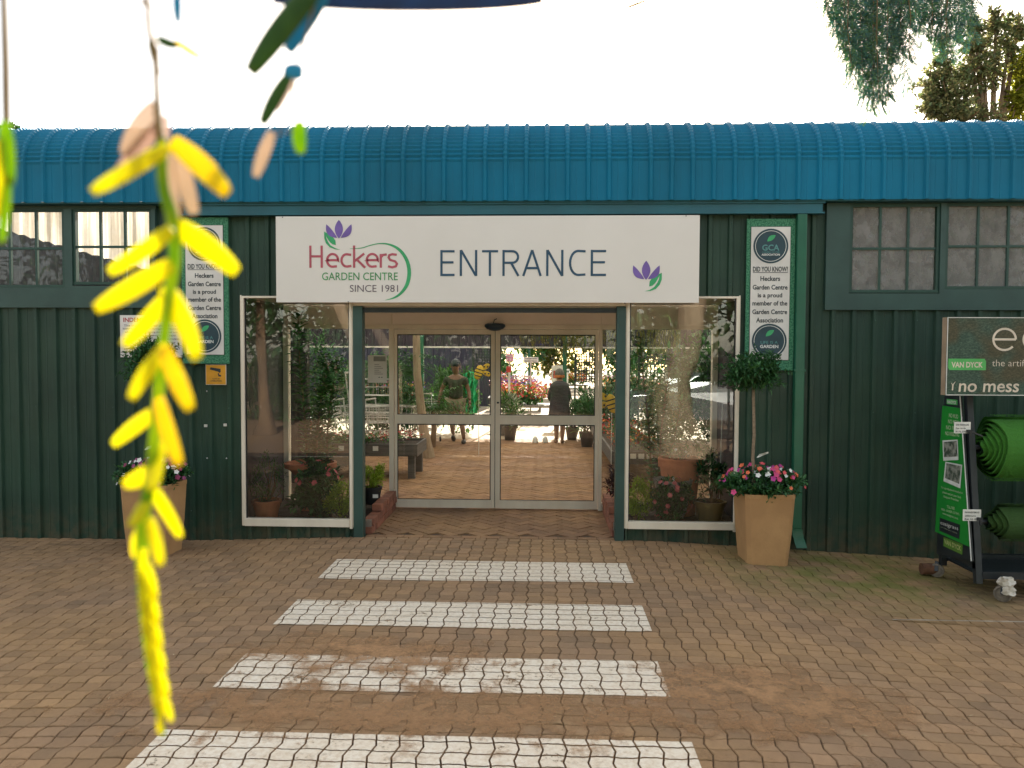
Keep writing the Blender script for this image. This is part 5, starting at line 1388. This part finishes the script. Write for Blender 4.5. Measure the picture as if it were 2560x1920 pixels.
# person one: olive shirt, khaki trousers, walking towards the doors, looking down
fx, fy = PG(1140, 1107).x, PG(1140, 1107).y
Pn = thing('person', 'person in a dark olive shirt and khaki shorts walking towards the left sliding door', 'person', (fx, fy, 0))
def J(dx, dy, z, r): return (fx+dx, fy+dy, z, r)
H = 1.0
js = [J(0,0,.90,.14), J(0,-.02,1.08,.125), J(.0,-.04,1.25,.15), J(0,-.05,1.36,.10), J(0,-.07,1.44,.052), J(0,-.10,1.52,.075), J(0,-.11,1.60,.088), J(0,-.10,1.67,.075),
      J(.09,0,.85,.09), J(.13,-.16,.48,.06), J(.16,-.20,.30,.056), J(.18,-.12,.08,.036),
      J(-.09,0,.85,.09), J(-.10,-.02,.48,.06), J(-.09,.10,.30,.05), J(-.08,.24,.14,.034),
      J(.18,-.05,1.33,.065), J(.27,-.02,1.10,.045), J(.30,-.12,.90,.033), J(-.18,-.05,1.33,.065), J(-.30,-.03,1.12,.045), J(-.34,-.14,.92,.033)]
ed = [(0,1),(1,2),(2,3),(3,4),(4,5),(5,6),(6,7),(0,8),(8,9),(9,10),(10,11),(0,12),(12,13),(13,14),(14,15),(3,16),(16,17),(17,18),(3,19),(19,20),(20,21)]
bd = skinmesh('body', js, ed, skin_brown, Pn)
join(bd, hand(Pn, js[18][:3], (.05,-.3,-1), (-1,0,0), 1.0, skin_brown)); join(bd, hand(Pn, js[21][:3], (-.05,-.3,-1), (1,0,0), 1.0, skin_brown, thumb=-1))
olive = pmat('olive_cloth', (.045,.05,.03), (.03,.035,.022), rough=.9); khaki = pmat('khaki_cloth', (.22,.19,.12), rough=.9)
def grow(j, k): return (j[0], j[1], j[2], j[3]+k)
sj = [grow(js[0], .028), grow(js[1], .03), grow(js[2], .03), J(0,-.055,1.375,.125), grow(js[16], .02), J(.235,-.03,1.19,.075), grow(js[19], .02), J(-.25,-.04,1.19,.075)]
skinmesh('shirt', sj, [(0,1),(1,2),(2,3),(3,4),(4,5),(3,6),(6,7)], olive, Pn)
tj = [J(0,0,.93,.165), grow(js[8], .03), J(.115,-.09,.60,.10), grow(js[12], .03), J(-.095,-.01,.60,.10)]
skinmesh('shorts', tj, [(0,1),(1,2),(0,3),(3,4)], khaki, Pn)
for (x, y, z), a_ in (((fx+.18, fy-.17, .045), .1), ((fx-.08, fy+.22, .07), -.5)): ellip('shoe', (x, y, z), (.05, .14, .045), black, Pn, Matrix.Rotation(a_, 4, 'X'))
hair = ellip('hair', (fx, fy-.085, 1.665), (.105, .12, .10), ink, Pn)
for s in (-1, 1): ellip('ear', (fx+s*.09, fy-.10, 1.60), (.012,.02,.03), skin_brown, Pn); ellip('eye', (fx+s*.033, fy-.187, 1.605), (.013,.008,.008), ink, Pn)
ellip('nose', (fx, fy-.20, 1.575), (.014,.02,.022), skin_brown, Pn); ellip('mouth', (fx, fy-.185, 1.54), (.025,.008,.007), pmat('lip', (.20,.06,.05)), Pn)
# person two: seen from behind, knee length dark coat, orange band over dark hair
gx2, gy2 = PG(1398, 1107).x, PG(1398, 1107).y
Pw = thing('person', 'person seen from behind in a knee length black coat and orange head band', 'person', (gx2, gy2, 0))
def K(dx, dy, z, r): return (gx2+dx, gy2+dy, z*.93, r)
ks = [K(0,0,.88,.15), K(0,0,1.05,.13), K(0,.0,1.20,.15), K(0,.01,1.31,.10), K(0,.03,1.38,.055), K(0,.05,1.45,.078), K(0,.06,1.54,.088), K(0,.05,1.60,.075),
      K(.085,0,.82,.095), K(.07,0,.46,.062), K(.07,-.02,.28,.056), K(.06,.01,.06,.036), K(-.085,0,.82,.095), K(-.06,.02,.46,.062), K(-.06,.0,.28,.056), K(-.06,.03,.06,.036),
      K(.14,.0,1.27,.055), K(.20,.03,1.03,.042), K(.15,.17,.92,.032), K(-.14,.0,1.27,.055), K(-.20,.03,1.03,.042), K(-.15,.17,.92,.032)]
bw = skinmesh('body', ks, ed, skin_lt, Pw)
join(bw, hand(Pw, ks[18][:3], (-.2,.9,-.1), (-1,0,0), .95, skin_lt)); join(bw, hand(Pw, ks[21][:3], (.2,.9,-.1), (1,0,0), .95, skin_lt, thumb=-1))
coat = pmat('black_coat', (.03,.025,.03), (.05,.045,.05), rough=.85, scale=6, sc3=(1,1,5))
prof = [(.24,.44),(.245,.50),(.22,.75),(.20,.95),(.185,1.10),(.20,1.2),(.205,1.28),(.18,1.34),(.12,1.385),(.07,1.41)]
cm = MB().lathe((0,0,0), [(r, z*.93) for r, z in prof], 22).build('coat', coat, None, smooth=True); cm.data.transform(Matrix.Translation((gx2, gy2, 0)) @ Matrix.Diagonal((1,.90,1,1))); adopt(cm, Pw)
skinmesh('coat_sleeve', [grow(ks[16], .025), grow(ks[17], .025), K(.165,.13,.94,.045)], [(0,1),(1,2)], coat, Pw); skinmesh('coat_sleeve', [grow(ks[19], .025), grow(ks[20], .025), K(-.165,.13,.94,.045)], [(0,1),(1,2)], coat, Pw)
ellip('hair', (gx2, gy2+.035, 1.455), (.105,.11,.115), pmat('grey_hair', (.07,.07,.06), (.16,.15,.13), rough=.8, scale=40), Pw)
bandm = MB().lathe((gx2, gy2+.035, 1.40), [(.106,-.025),(.110,0),(.108,.03)], 22).build('head_band', pmat('orange_band', (.5,.16,.04)), Pw)
for s in (-1, 1): ellip('shoe', (gx2+s*.065, gy2+.05, .035), (.045,.13,.04), pmat('tan_shoe', (.30,.17,.10)), Pw)
# plain rounded forms standing in for a pair of white shoes between the people
for px, lb in ((1338, 'left'), (1363, 'right')):
    g = PG(px, 1107); o = MB().lathe((g.x, g.y, 0), [(.001,.14),(.03,.13),(.05,.09),(.06,.03),(.062,0),(.001,0)], 18).build('white_shoe', ink_white, None, smooth=True)
    tag(o, 'small white rounded form standing in for a shoe, the ' + lb + ' one of the pair beside the black coat', 'floor marker', group='white shoe forms')
# speckled bits in the hall: dark boxes of plants right aisle
for i, (px, py, Y, r, h, mt) in enumerate(((1468, 1015, 7.9, .16, .3, black), (1430, 1020, 9.2, .15, .28, rubber), (1275, 1030, 9.0, .16, .3, rubber), (1262, 990, 10.0, .15, .4, black))):
    q = P(px, py, Y)
    pot('potted_plant', ('dark pot with strappy leaves right of the black coat', 'black pot of spiky leaves between the coat and the right trough', 'black pot just left of the sunny aisle', 'grey leaved plant in a dark tub by the centre stile')[i], (q.x, Y, 0), r, h, mt,
        lambda T: shrub_part(T, (q.x, Y, h+.3), (.24,.24,.32), 300, .22, .03, (L_dark, L_dark, L_mid, leafmat('leaf_grey', (.25,.27,.22), (.35,.36,.3), .2))[i], 90+i, clumps=8))

# ================================================================== trees that the glass reflects (they stand behind the camera)
def big_tree(label, pts, rads, crown_list, bm_, lm, seed, name='tree', n=2600, L=.22, W=.06, rough=0.0, up=-.2):
    T = thing(name, label, 'tree', pts[0]); rg = random.Random(seed)
    t = MB(); P_ = cr([tuple(p)+(r,) for p, r in zip(pts, rads)], 5)
    t.tube([p[:3] for p in P_], [p[3] for p in P_], 20)
    if rough:
        for i, v in enumerate(t.v):
            a = math.sin(v[0]*31+v[2]*3)*math.cos(v[1]*27+v[2]*2.3); t.v[i] = (v[0]+a*rough, v[1]+math.sin(v[0]*19+v[2]*5)*rough, v[2])
    top = Vector(pts[-1])
    for c, r in crown_list: t.tube([top - Vector((0,0,.2)), top.lerp(Vector(c), .5)+Vector((0,0,.15)), c], [rads[-1]*.6, rads[-1]*.35, .03], 8)
    t.build('trunk', bm_, T, smooth=True)
    f = MB()
    for c, r in crown_list: foliage(c, r, n, L, W, rg, clumps=28, spread=.34, up=up, shell=.3, mb=f)
    f.build('crown', lm, T); return T
big_tree('gnarled old pepper tree with swollen pale trunk reflected in the right shop window',
         [(2.75,-7.75,-.1),(2.7,-7.7,.25),(2.62,-7.7,.7),(2.6,-7.75,1.3),(2.9,-7.9,2.2),(3.0,-8.0,3.2)], [.62,.46,.36,.30,.27,.22],
         [((4.6,-8.6,4.6),(1.7,1.6,1.1)),((2.6,-9.6,5.0),(1.6,1.6,1.1))], bark_pale, L_pepper, 3, rough=.05, name='pepper_tree', n=2400, L=.16, W=.03)
big_tree('leaning pale forked tree reflected left of the sliding doors', [(-3.4,-9.3,-.1),(-3.5,-9.3,.5),(-3.9,-9.3,1.6),(-4.5,-9.2,2.9),(-4.9,-9.2,4.2)], [.26,.17,.14,.12,.10],
         [((-5.2,-9.8,5.2),(1.6,1.5,.9))], bark_pale, L_mid, 4, rough=.02, n=1800)
big_tree('straight pale tree in the sun reflected at the left edge of the left window', [(-6.6,-10.4,-.1),(-6.6,-10.4,.35),(-6.65,-10.4,1.2),(-6.7,-10.4,2.6),(-6.7,-10.4,4)], [.30,.16,.12,.11,.10],
         [((-6.9,-10.6,3.6),(1.5,1.4,1.1))], bark, L_mid, 6, rough=.02, n=1800)
for i, x in enumerate((-16, -11.5, -7.5, -3.5, .5, 4.5, 9, 14)):
    shrub('hedge_tree', 'bushy green tree across the car park, ' + side_lb[i] + ' from the left', (x*1.1, -16.5 - (i % 3), 4.4), (2.8,1.5,4.8), 3400, .42, .19, L_mid if i % 2 else L_dark, 120+i, clumps=44, cat='tree')

for i, x in enumerate((-13.5, -10.3, -7.4, -4.4, -1.2, 1.9, 7.6, 10.8)):
    shrub('hedge_shrub', 'low rounded shrub under the trees across the car park, ' + side_lb[i] + ' from the left', (x, -14.4 - (i % 2)*.5, .8), (1.9,.8,1.1), 1700, .2, .09, L_dark if i % 2 else L_mid, 140+i, clumps=40)
# parked car, only seen as a reflection in the right shop window
Cr = thing('parked_car', 'silver grey parked car reflected in the right shop window', 'car', (4.1, -11.2, 0))
carp = pmat('car_silver', (.42,.45,.46), rough=.25, metal=.6)
prof = [(-2.1,.35),(-2.15,.75),(-2.0,.92),(-1.1,1.0),(-.55,1.42),(.75,1.46),(1.35,1.05),(2.0,.98),(2.15,.8),(2.12,.35)]
m = MB(); n = len(prof)
for y, s in ((-.86,.97),(-.8,1),(.8,1),(.86,.97)):
    m.v += [(4.1+x, -11.2 + (y if z < 1.05 else y*.84), .35+(z-.35)*s) for x, z in prof]
for k in range(3): m.f += [(k*n+i, k*n+(i+1)%n, (k+1)*n+(i+1)%n, (k+1)*n+i) for i in range(n)]
m.f += [tuple(range(n)), tuple(range(3*n, 4*n))]; m.build('body', carp, Cr, bevel=.02)
for sy in (-.765, .765):
    m = MB(); m.prism([(4.1-.95,1.02),(4.1-.52,1.36),(4.1+.05,1.38),(4.1+.05,1.02)], -11.2+sy-.012*(1 if sy < 0 else -1), -11.2+sy+.012*(1 if sy > 0 else -1)); m.build('side_window', navy, Cr)
    m = MB(); m.prism([(4.1+.12,1.02),(4.1+.12,1.38),(4.1+.72,1.39),(4.1+1.1,1.04)], -11.2+sy-.012*(1 if sy < 0 else -1), -11.2+sy+.012*(1 if sy > 0 else -1)); m.build('side_window', navy, Cr)
    for x in (-1.35, 1.35):
        w = MB().lathe((0,0,0), [(.001,-.1),(.22,-.1),(.24,-.11),(.33,-.1),(.33,.1),(.22,.11),(.001,.1)], 28).build('wheel', rubber, None)
        w.data.transform(Matrix.Translation((4.1+x, -11.2+sy*1.05, .33)) @ Matrix.Rotation(PI/2, 4, 'X')); adopt(w, Cr)
        h = MB().lathe((0,0,0), [(.001,-.118),(.2,-.113)], 20).build('hub_cap', steel, None); h.data.transform(Matrix.Translation((4.1+x, -11.2+sy*1.05, .33)) @ Matrix.Rotation(PI/2*(1 if sy > 0 else -1), 4, 'X')); adopt(h, Cr)
for sy in (-.6, .6): ellip('headlight', (4.1-2.08, -11.2+sy, .72), (.06,.14,.08), ink_white, Cr)

# trees beyond the building
def far_tree(label, trunk, crowns, mat, seed, L=.16, n=2600):
    T = thing('tree', label, 'tree', (trunk[0], trunk[1], 0)); rg = random.Random(seed); f = MB(); t = MB()
    t.tube([(trunk[0], trunk[1], 0), (trunk[0]+.2, trunk[1], 3), (trunk[0], trunk[1], trunk[2])], [.3,.24,.15], 10)
    for c, r, k in crowns:
        t.tube([(trunk[0]+.1, trunk[1], trunk[2]*.6), Vector((trunk[0], trunk[1], trunk[2])).lerp(Vector(c), .5), c], [.12,.07,.03], 6)
        foliage(c, r, k, L, L*.6, rg, clumps=max(14, k//30), spread=.19, up=.1, shell=.25, mb=f)
        for _ in range(10):
            v = rv(rg, .2); t.tube([c, Vector(c) + Vector((v.x*r[0], v.y*r[1], v.z*r[2]))*.9], [.03,.01], 4)
    t.build('trunk', bark, T); f.build('crown', mat, T); return T
Y2 = 11.0
def cp(px, py, rx, rz, k):
    k = int(k*1.35); c = P(px, py, Y2); s = (Y2+7.7)/F; return ((c.x, Y2, c.z), (rx*s, rx*s*.8, rz*s), k)
far_tree('olive green loose crowned tree rising behind the roof at the right edge', (P(2480,300,Y2).x, Y2, 5.5),
         [cp(2370,250,85,70,1500), cp(2460,170,80,80,1300), cp(2420,300,110,40,1200), cp(2520,110,45,60,500), cp(2350,180,40,40,260), cp(2440,80,28,40,300), cp(2330,270,50,40,600), cp(2490,60,40,55,500), cp(2400,190,70,70,700), cp(2320,215,42,45,350), cp(2355,120,36,40,220), cp(2425,120,60,45,350), cp(2545,60,40,40,260)], leafmat('leaf_far_olive', (.13,.20,.09), (.30,.25,.13), .6, island=.6), 7, L=.10)
far_tree('sunlit yellow green tree at the far right edge behind the roof', (P(2590,300,Y2+1).x, Y2+1, 5.5), [cp(2580,190,75,110,2200), cp(2540,260,40,60,900)], leafmat('leaf_far_yellow', (.25,.28,.03), (.42,.40,.05), .65), 8, L=.12)
far_tree('small dark green treetop peeping over the roof at the left edge', (P(5,320,Y2).x, Y2, 5.0), [cp(-20,330,60,16,700), cp(30,325,22,8,120)], L_mid, 9, L=.13)

# ================================================================== hanging pepper foliage and blurred strands near the camera
def frond(mb, p, d, L, rng, lw=.0062, ll=.026):
    """a pinnate leaf: a drooping rachis with narrow leaflets on both sides"""
    p = Vector(p); d = Vector(d).normalized(); n = 11
    for i in range(n):
        q = p + d*(L/n); d = (d + Vector((0,0,-.10))).normalized(); s = d.cross(Vector((rng.uniform(-.2,.2), 1, .15))).normalized()
        for sg in (-1, 1):
            l = ll * (1 - abs(i-n*.4)/n*.8) * rng.uniform(.85,1.1); e = q + (s*sg*.85 + d*.55).normalized()*l; w = (d.cross(s)*.3 + d*.9).normalized()*lw*.5
            m = q.lerp(e, .45); mb.add([q, m+w, e, m-w], [(0,1,2,3)])
        mb.add([p+s*.0006, p-s*.0006, q-s*.0006, q+s*.0006], [(0,1,2,3)]); p = q
def hanging(label, pxs, Y, seed, mat, name='hanging_bough'):
    rg = random.Random(seed); c = P(pxs[0][0], -60, Y); T = thing(name, label, 'tree branch', (c.x, c.y, c.z)); f = MB(); st = MB()
    xs_ = [P(p[0], 0, Y).x for p in pxs]; zt = P(pxs[0][0], -80, Y).z
    st.tube([(min(xs_)-.15, Y+.1, zt+.06), ((min(xs_)+max(xs_))/2, Y, zt+.02), (max(xs_)+.8, Y-.3, zt+.25)], [.008,.015,.03], 7)
    for px, ybot, dy in pxs + [(p[0]+rg.uniform(-9,9), p[1]*rg.uniform(.6,.95), p[2]+.06) for p in pxs]:
        a = P(px, -70, Y+dy); b = P(px + rg.uniform(-12, 12), ybot, Y+dy); L = (a-b).length; n = int(L/.019)
        st.tube([a, a.lerp(b, .5)+Vector((rg.uniform(-.02,.02), 0, 0)), b], [.003,.002,.001], 4)
        for i in range(n):
            t = i/n; q = a.lerp(b, t); an = i*2.4 + rg.uniform(-.4,.4)
            frond(f, q, (math.cos(an)*.8, math.sin(an)*.8, -.55), rg.uniform(.085,.13)*(1-.45*t*t), rg)
    st.build('stem', bark, T); f.build('foliage', mat, T); return T
px_main = [(2075,40,0),(2085,90,.1),(2105,130,0),(2122,215,-.1),(2138,180,.1),(2150,260,0),(2165,225,.12),(2180,285,0),(2195,250,-.1),(2210,270,.1),(2222,240,0),(2240,130,.1),(2255,215,.05),(2262,150,0)]
hanging('drooping blue green feathery pepper branch hanging over the roof at upper right', px_main, -4.3, 5, L_pepper)
hanging('shorter feathery pepper branch hanging right of the long drooping one', [(2285,55,0),(2300,80,.1),(2320,95,0),(2340,60,.1),(2360,110,0),(2378,150,-.1),(2395,90,0),(2410,120,.1),(2428,60,0)], -4.1, 6, L_pepper)

def stickleaf(mb, a, b, w, Y, dy=0.0, th=.22, bend=0.0, n=12, seg=10, k=1.0):
    w = w*k
    """a plump narrow leaf between two pixels at depth Y"""
    A = P(a[0]*1.1573, a[1]*1.1573, Y); Bv = P(b[0]*1.1573, b[1]*1.1573, Y+dy); d = Bv - A
    s = Vector((0, 1, 0)).cross(d).normalized(); wm = w*.86*1.1573/F*(Y-CAM.y)/2
    vs = []; nn = s.cross(d.normalized())
    for i in range(n+1):
        t = i/n; c = A + d*t + s*bend*wm*math.sin(PI*t); r = wm*(math.sin(PI*min(.985, max(.03, t*.80+.13)))**.42)
        for k in range(seg):
            an = 2*PI*k/seg; vs.append(c + s*math.cos(an)*r + nn*math.sin(an)*r*th)
    mb.add(vs, [(i*seg+k, i*seg+(k+1)%seg, (i+1)*seg+(k+1)%seg, (i+1)*seg+k) for i in range(n) for k in range(seg)] + [tuple(range(seg)), tuple(n*seg+k for k in range(seg))])
def nearleaf(name, col, col2, trans=.6, sheer=0.0):
    if name in MATS: return MATS[name]
    m, nt, out = new_mat(name)
    c = mixc(nt, ramp(nt, noise(nt, 45, 3), .35, .65), col, col2)
    d = node(nt, 'ShaderNodeBsdfPrincipled'); d.inputs['Roughness'].default_value = .55; nt.links.new(c, d.inputs['Base Color'])
    t = node(nt, 'ShaderNodeBsdfTranslucent'); nt.links.new(c, t.inputs['Color'])
    ms = node(nt, 'ShaderNodeMixShader'); ms.inputs[0].default_value = trans
    nt.links.new(d.outputs[0], ms.inputs[1]); nt.links.new(t.outputs[0], ms.inputs[2]); last = ms.outputs[0]
    if sheer:
        tr = node(nt, 'ShaderNodeBsdfTransparent'); m2 = node(nt, 'ShaderNodeMixShader'); m2.inputs[0].default_value = sheer
        nt.links.new(last, m2.inputs[1]); nt.links.new(tr.outputs[0], m2.inputs[2]); last = m2.outputs[0]
    nt.links.new(last, out.inputs[0]); MATS[name] = m; return m
N_yel = nearleaf('leaf_yellow', (.80,.77,.0), (.77,.70,.0)); N_grn = nearleaf('stem_lime', (.22,.42,.0), (.42,.55,.0)); N_org = nearleaf('leaf_gold', (.80,.62,.0), (.78,.68,.0))
N_beige = nearleaf('leaf_beige', (.50,.36,.25), (.44,.32,.22), .45, sheer=.25); N_pink = nearleaf('leaf_pink', (.52,.32,.25), (.46,.32,.25), .45, sheer=.25)
N_dg = nearleaf('leaf_deep_green', (.03,.10,.015), (.05,.14,.02), .35); N_fringe = nearleaf('leaf_fringe_blue', (.02,.24,.40), (.03,.30,.48), .35); N_br = nearleaf('twig_brown', (.20,.12,.03), (.28,.18,.05), .2); N_navy = nearleaf('leaf_navy', (.01,.03,.12), (.01,.05,.2), .1)  # the blue one imitates the lens colour fringe along near leaves
YN = -7.3
St = thing('hanging_leaf_strand', 'long yellow leafy strand hanging blurred in front of the left wall', 'leafy branch', P(400, 300, YN))
def stick(mb, pts, ws, Y):
    q = cr([tuple(P(x*1.1573, y*1.1573, Y)) + (w*1.1573/F*(Y-CAM.y)/2,) for (x, y), w in zip(pts, ws)], 4)
    mb.tube([p[:3] for p in q], [p[3] for p in q], 8)
m = MB(); stick(m, [(350,300),(352,400),(372,470),(378,560),(365,640),(352,760),(338,900),(325,1030),(308,1150),(312,1300),(328,1450),(352,1588)], [22,24,26,26,24,24,24,26,28,24,20,10], YN+.004); m.build('stem', N_grn, St)
m = MB(); stick(m, [(318,-20),(322,60),(335,110),(338,180),(342,250),(350,310)], [12,14,18,14,18,20], YN+.004); m.build('stem', N_br, St)
yl = [((362,318),(198,415),46),((372,305),(492,418),56),((372,495),(236,588),46),((368,480),(512,588),60),((372,570),(206,668),54),((356,620),(428,775),58),((362,640),(268,748),48),
      ((362,745),(282,862),42),((352,750),(412,885),50),((345,885),(244,960),40),((342,860),(388,1005),44),((345,955),(330,1060),50),((340,1010),(268,1048),46),((318,1040),(390,1160),36),((318,1075),(282,1138),34),
      ((322,1120),(348,1222),38),((305,1140),(290,1205),32)]
rg = random.Random(31)
for i, (a, b, w) in enumerate(yl):
    m = MB(); stickleaf(m, a, b, w, YN + rg.uniform(-.012,.012), dy=rg.uniform(-.02,.02), bend=rg.uniform(-.25,.25)); m.build('leaf', N_org if i in (1, 8, 10) else N_yel, St, smooth=True)
for i in range(13):
    t = i/12; x = 312 + 40*t**1.3; y = 1185 + 330*t; s = 1 if i % 2 else -1
    m = MB(); stickleaf(m, (x, y), (x + s*15 + 8, y + 84 - 14*t), 27 - 6*t, YN + .003*s, bend=-.2*s); m.build('leaf', N_yel, St, smooth=True)
for a, b, w, mt in (((338,225),(268,335),58,N_beige),((345,270),(250,385),44,N_pink),((385,320),(420,462),46,N_beige),((352,250),(352,312),44,N_pink),((365,330),(385,470),26,N_beige),
                    ((338,82),(385,100),26,N_dg),((322,90),(345,160),18,N_dg),((378,88),(436,126),18,N_org),((383,-30),(385,50),26,N_fringe),((300,0),(330,16),12,N_br)):
    m = MB(); stickleaf(m, a, b, w, YN + .02, bend=.15); m.build('leaf', mt, St, smooth=True)
S2 = thing('hanging_leaf_strand', 'yellow green blurred strand cut by the left edge of the photo', 'leafy branch', P(10, 100, YN))
m = MB(); stick(m, [(8,-20),(12,120),(14,260),(16,300)], [16,18,18,16], YN); m.build('stem', N_br, S2)
for a, b, w, mt in (((10,262),(22,400),44,N_grn),((4,300),(-2,470),40,N_yel),((18,380),(4,525),30,N_grn)):
    m = MB(); stickleaf(m, a, b, w, YN-.01); m.build('leaf', mt, S2, smooth=True)
S3 = thing('hanging_leaf_strand', 'dark green blurred leaves with added blue fringes hanging at the top left of the open sky', 'leafy branch', P(740, 10, YN))
for a, b, w, mt, o in (((690,-40),(540,156),46,N_dg,0),((700,-10),(622,112),34,N_fringe,.012),((655,-20),(570,120),24,N_fringe,.016),((622,165),(566,268),28,N_dg,0),((655,158),(612,152),30,N_fringe,0),((588,285),(552,382),24,N_beige,0),((646,262),(650,332),26,N_grn,0),((640,165),(600,240),10,N_pink,.01)):
    m = MB(); stickleaf(m, a, b, w, YN+.05+o, bend=.1, k=1.4); m.build('leaf', mt, S3, smooth=True)
m = MB(); stick(m, [(690,-30),(660,80),(640,160),(625,240),(600,290),(648,275)], [5,5,5,4,3,3], YN+.055); m.build('stem', N_br, S3)
S4 = thing('hanging_leaf_strand', 'deep blue blurred leaf lying across the top edge of the sky', 'leafy branch', P(1000, -10, YN+.1))
m = MB(); stickleaf(m, (590,-22), (1175,-14), 100, YN+.1, th=.1, bend=0.0); m.build('leaf', N_navy, S4, smooth=True)
m = MB(); stickleaf(m, (760,-12), (1160,-6), 74, YN+.13, th=.1); m.build('leaf', nearleaf('leaf_royal_blue', (.01,.06,.55), (.01,.08,.6), .3), S4, smooth=True)
S5 = thing('hanging_leaf_strand', 'thin brown twigs with narrow leaves at the top middle of the sky', 'leafy branch', P(1400, -10, -6.6))
for a, b, w in (((1215,-10),(1202,32),5),((1218,5),(1238,48),5),((1226,30),(1226,68),5),((1208,-20),(1255,12),5),((1414,-10),(1408,30),6),((1398,0),(1345,20),9),((1408,40),(1410,45),5),((1404,60),(1406,66),4),((1404,78),(1406,82),3),((1222,98),(1224,104),3)): m = MB(); stickleaf(m, a, b, w, -6.7); m.build('leaf', N_br, S5, smooth=True)

# litter: dry leaflets and petals on the paving
rg = random.Random(99); lt = MB()
for _ in range(150):
    x = rg.uniform(-4.5, 4.2); y = rg.uniform(-5, -.3); z = gz(x, y)+.006; a = rg.uniform(0, PI); d = Vector((math.cos(a), math.sin(a), .1))
    blade(lt, Vector((x, y, z)), d, Vector((0,0,1)), rg.uniform(.015,.045), rg.uniform(.003,.008), .3)
tag(lt.build('fallen_leaves', leafmat('leaf_dry', (.35,.24,.12), (.5,.42,.28), .1)), 'dry leaflets scattered over the paving', kind='stuff')
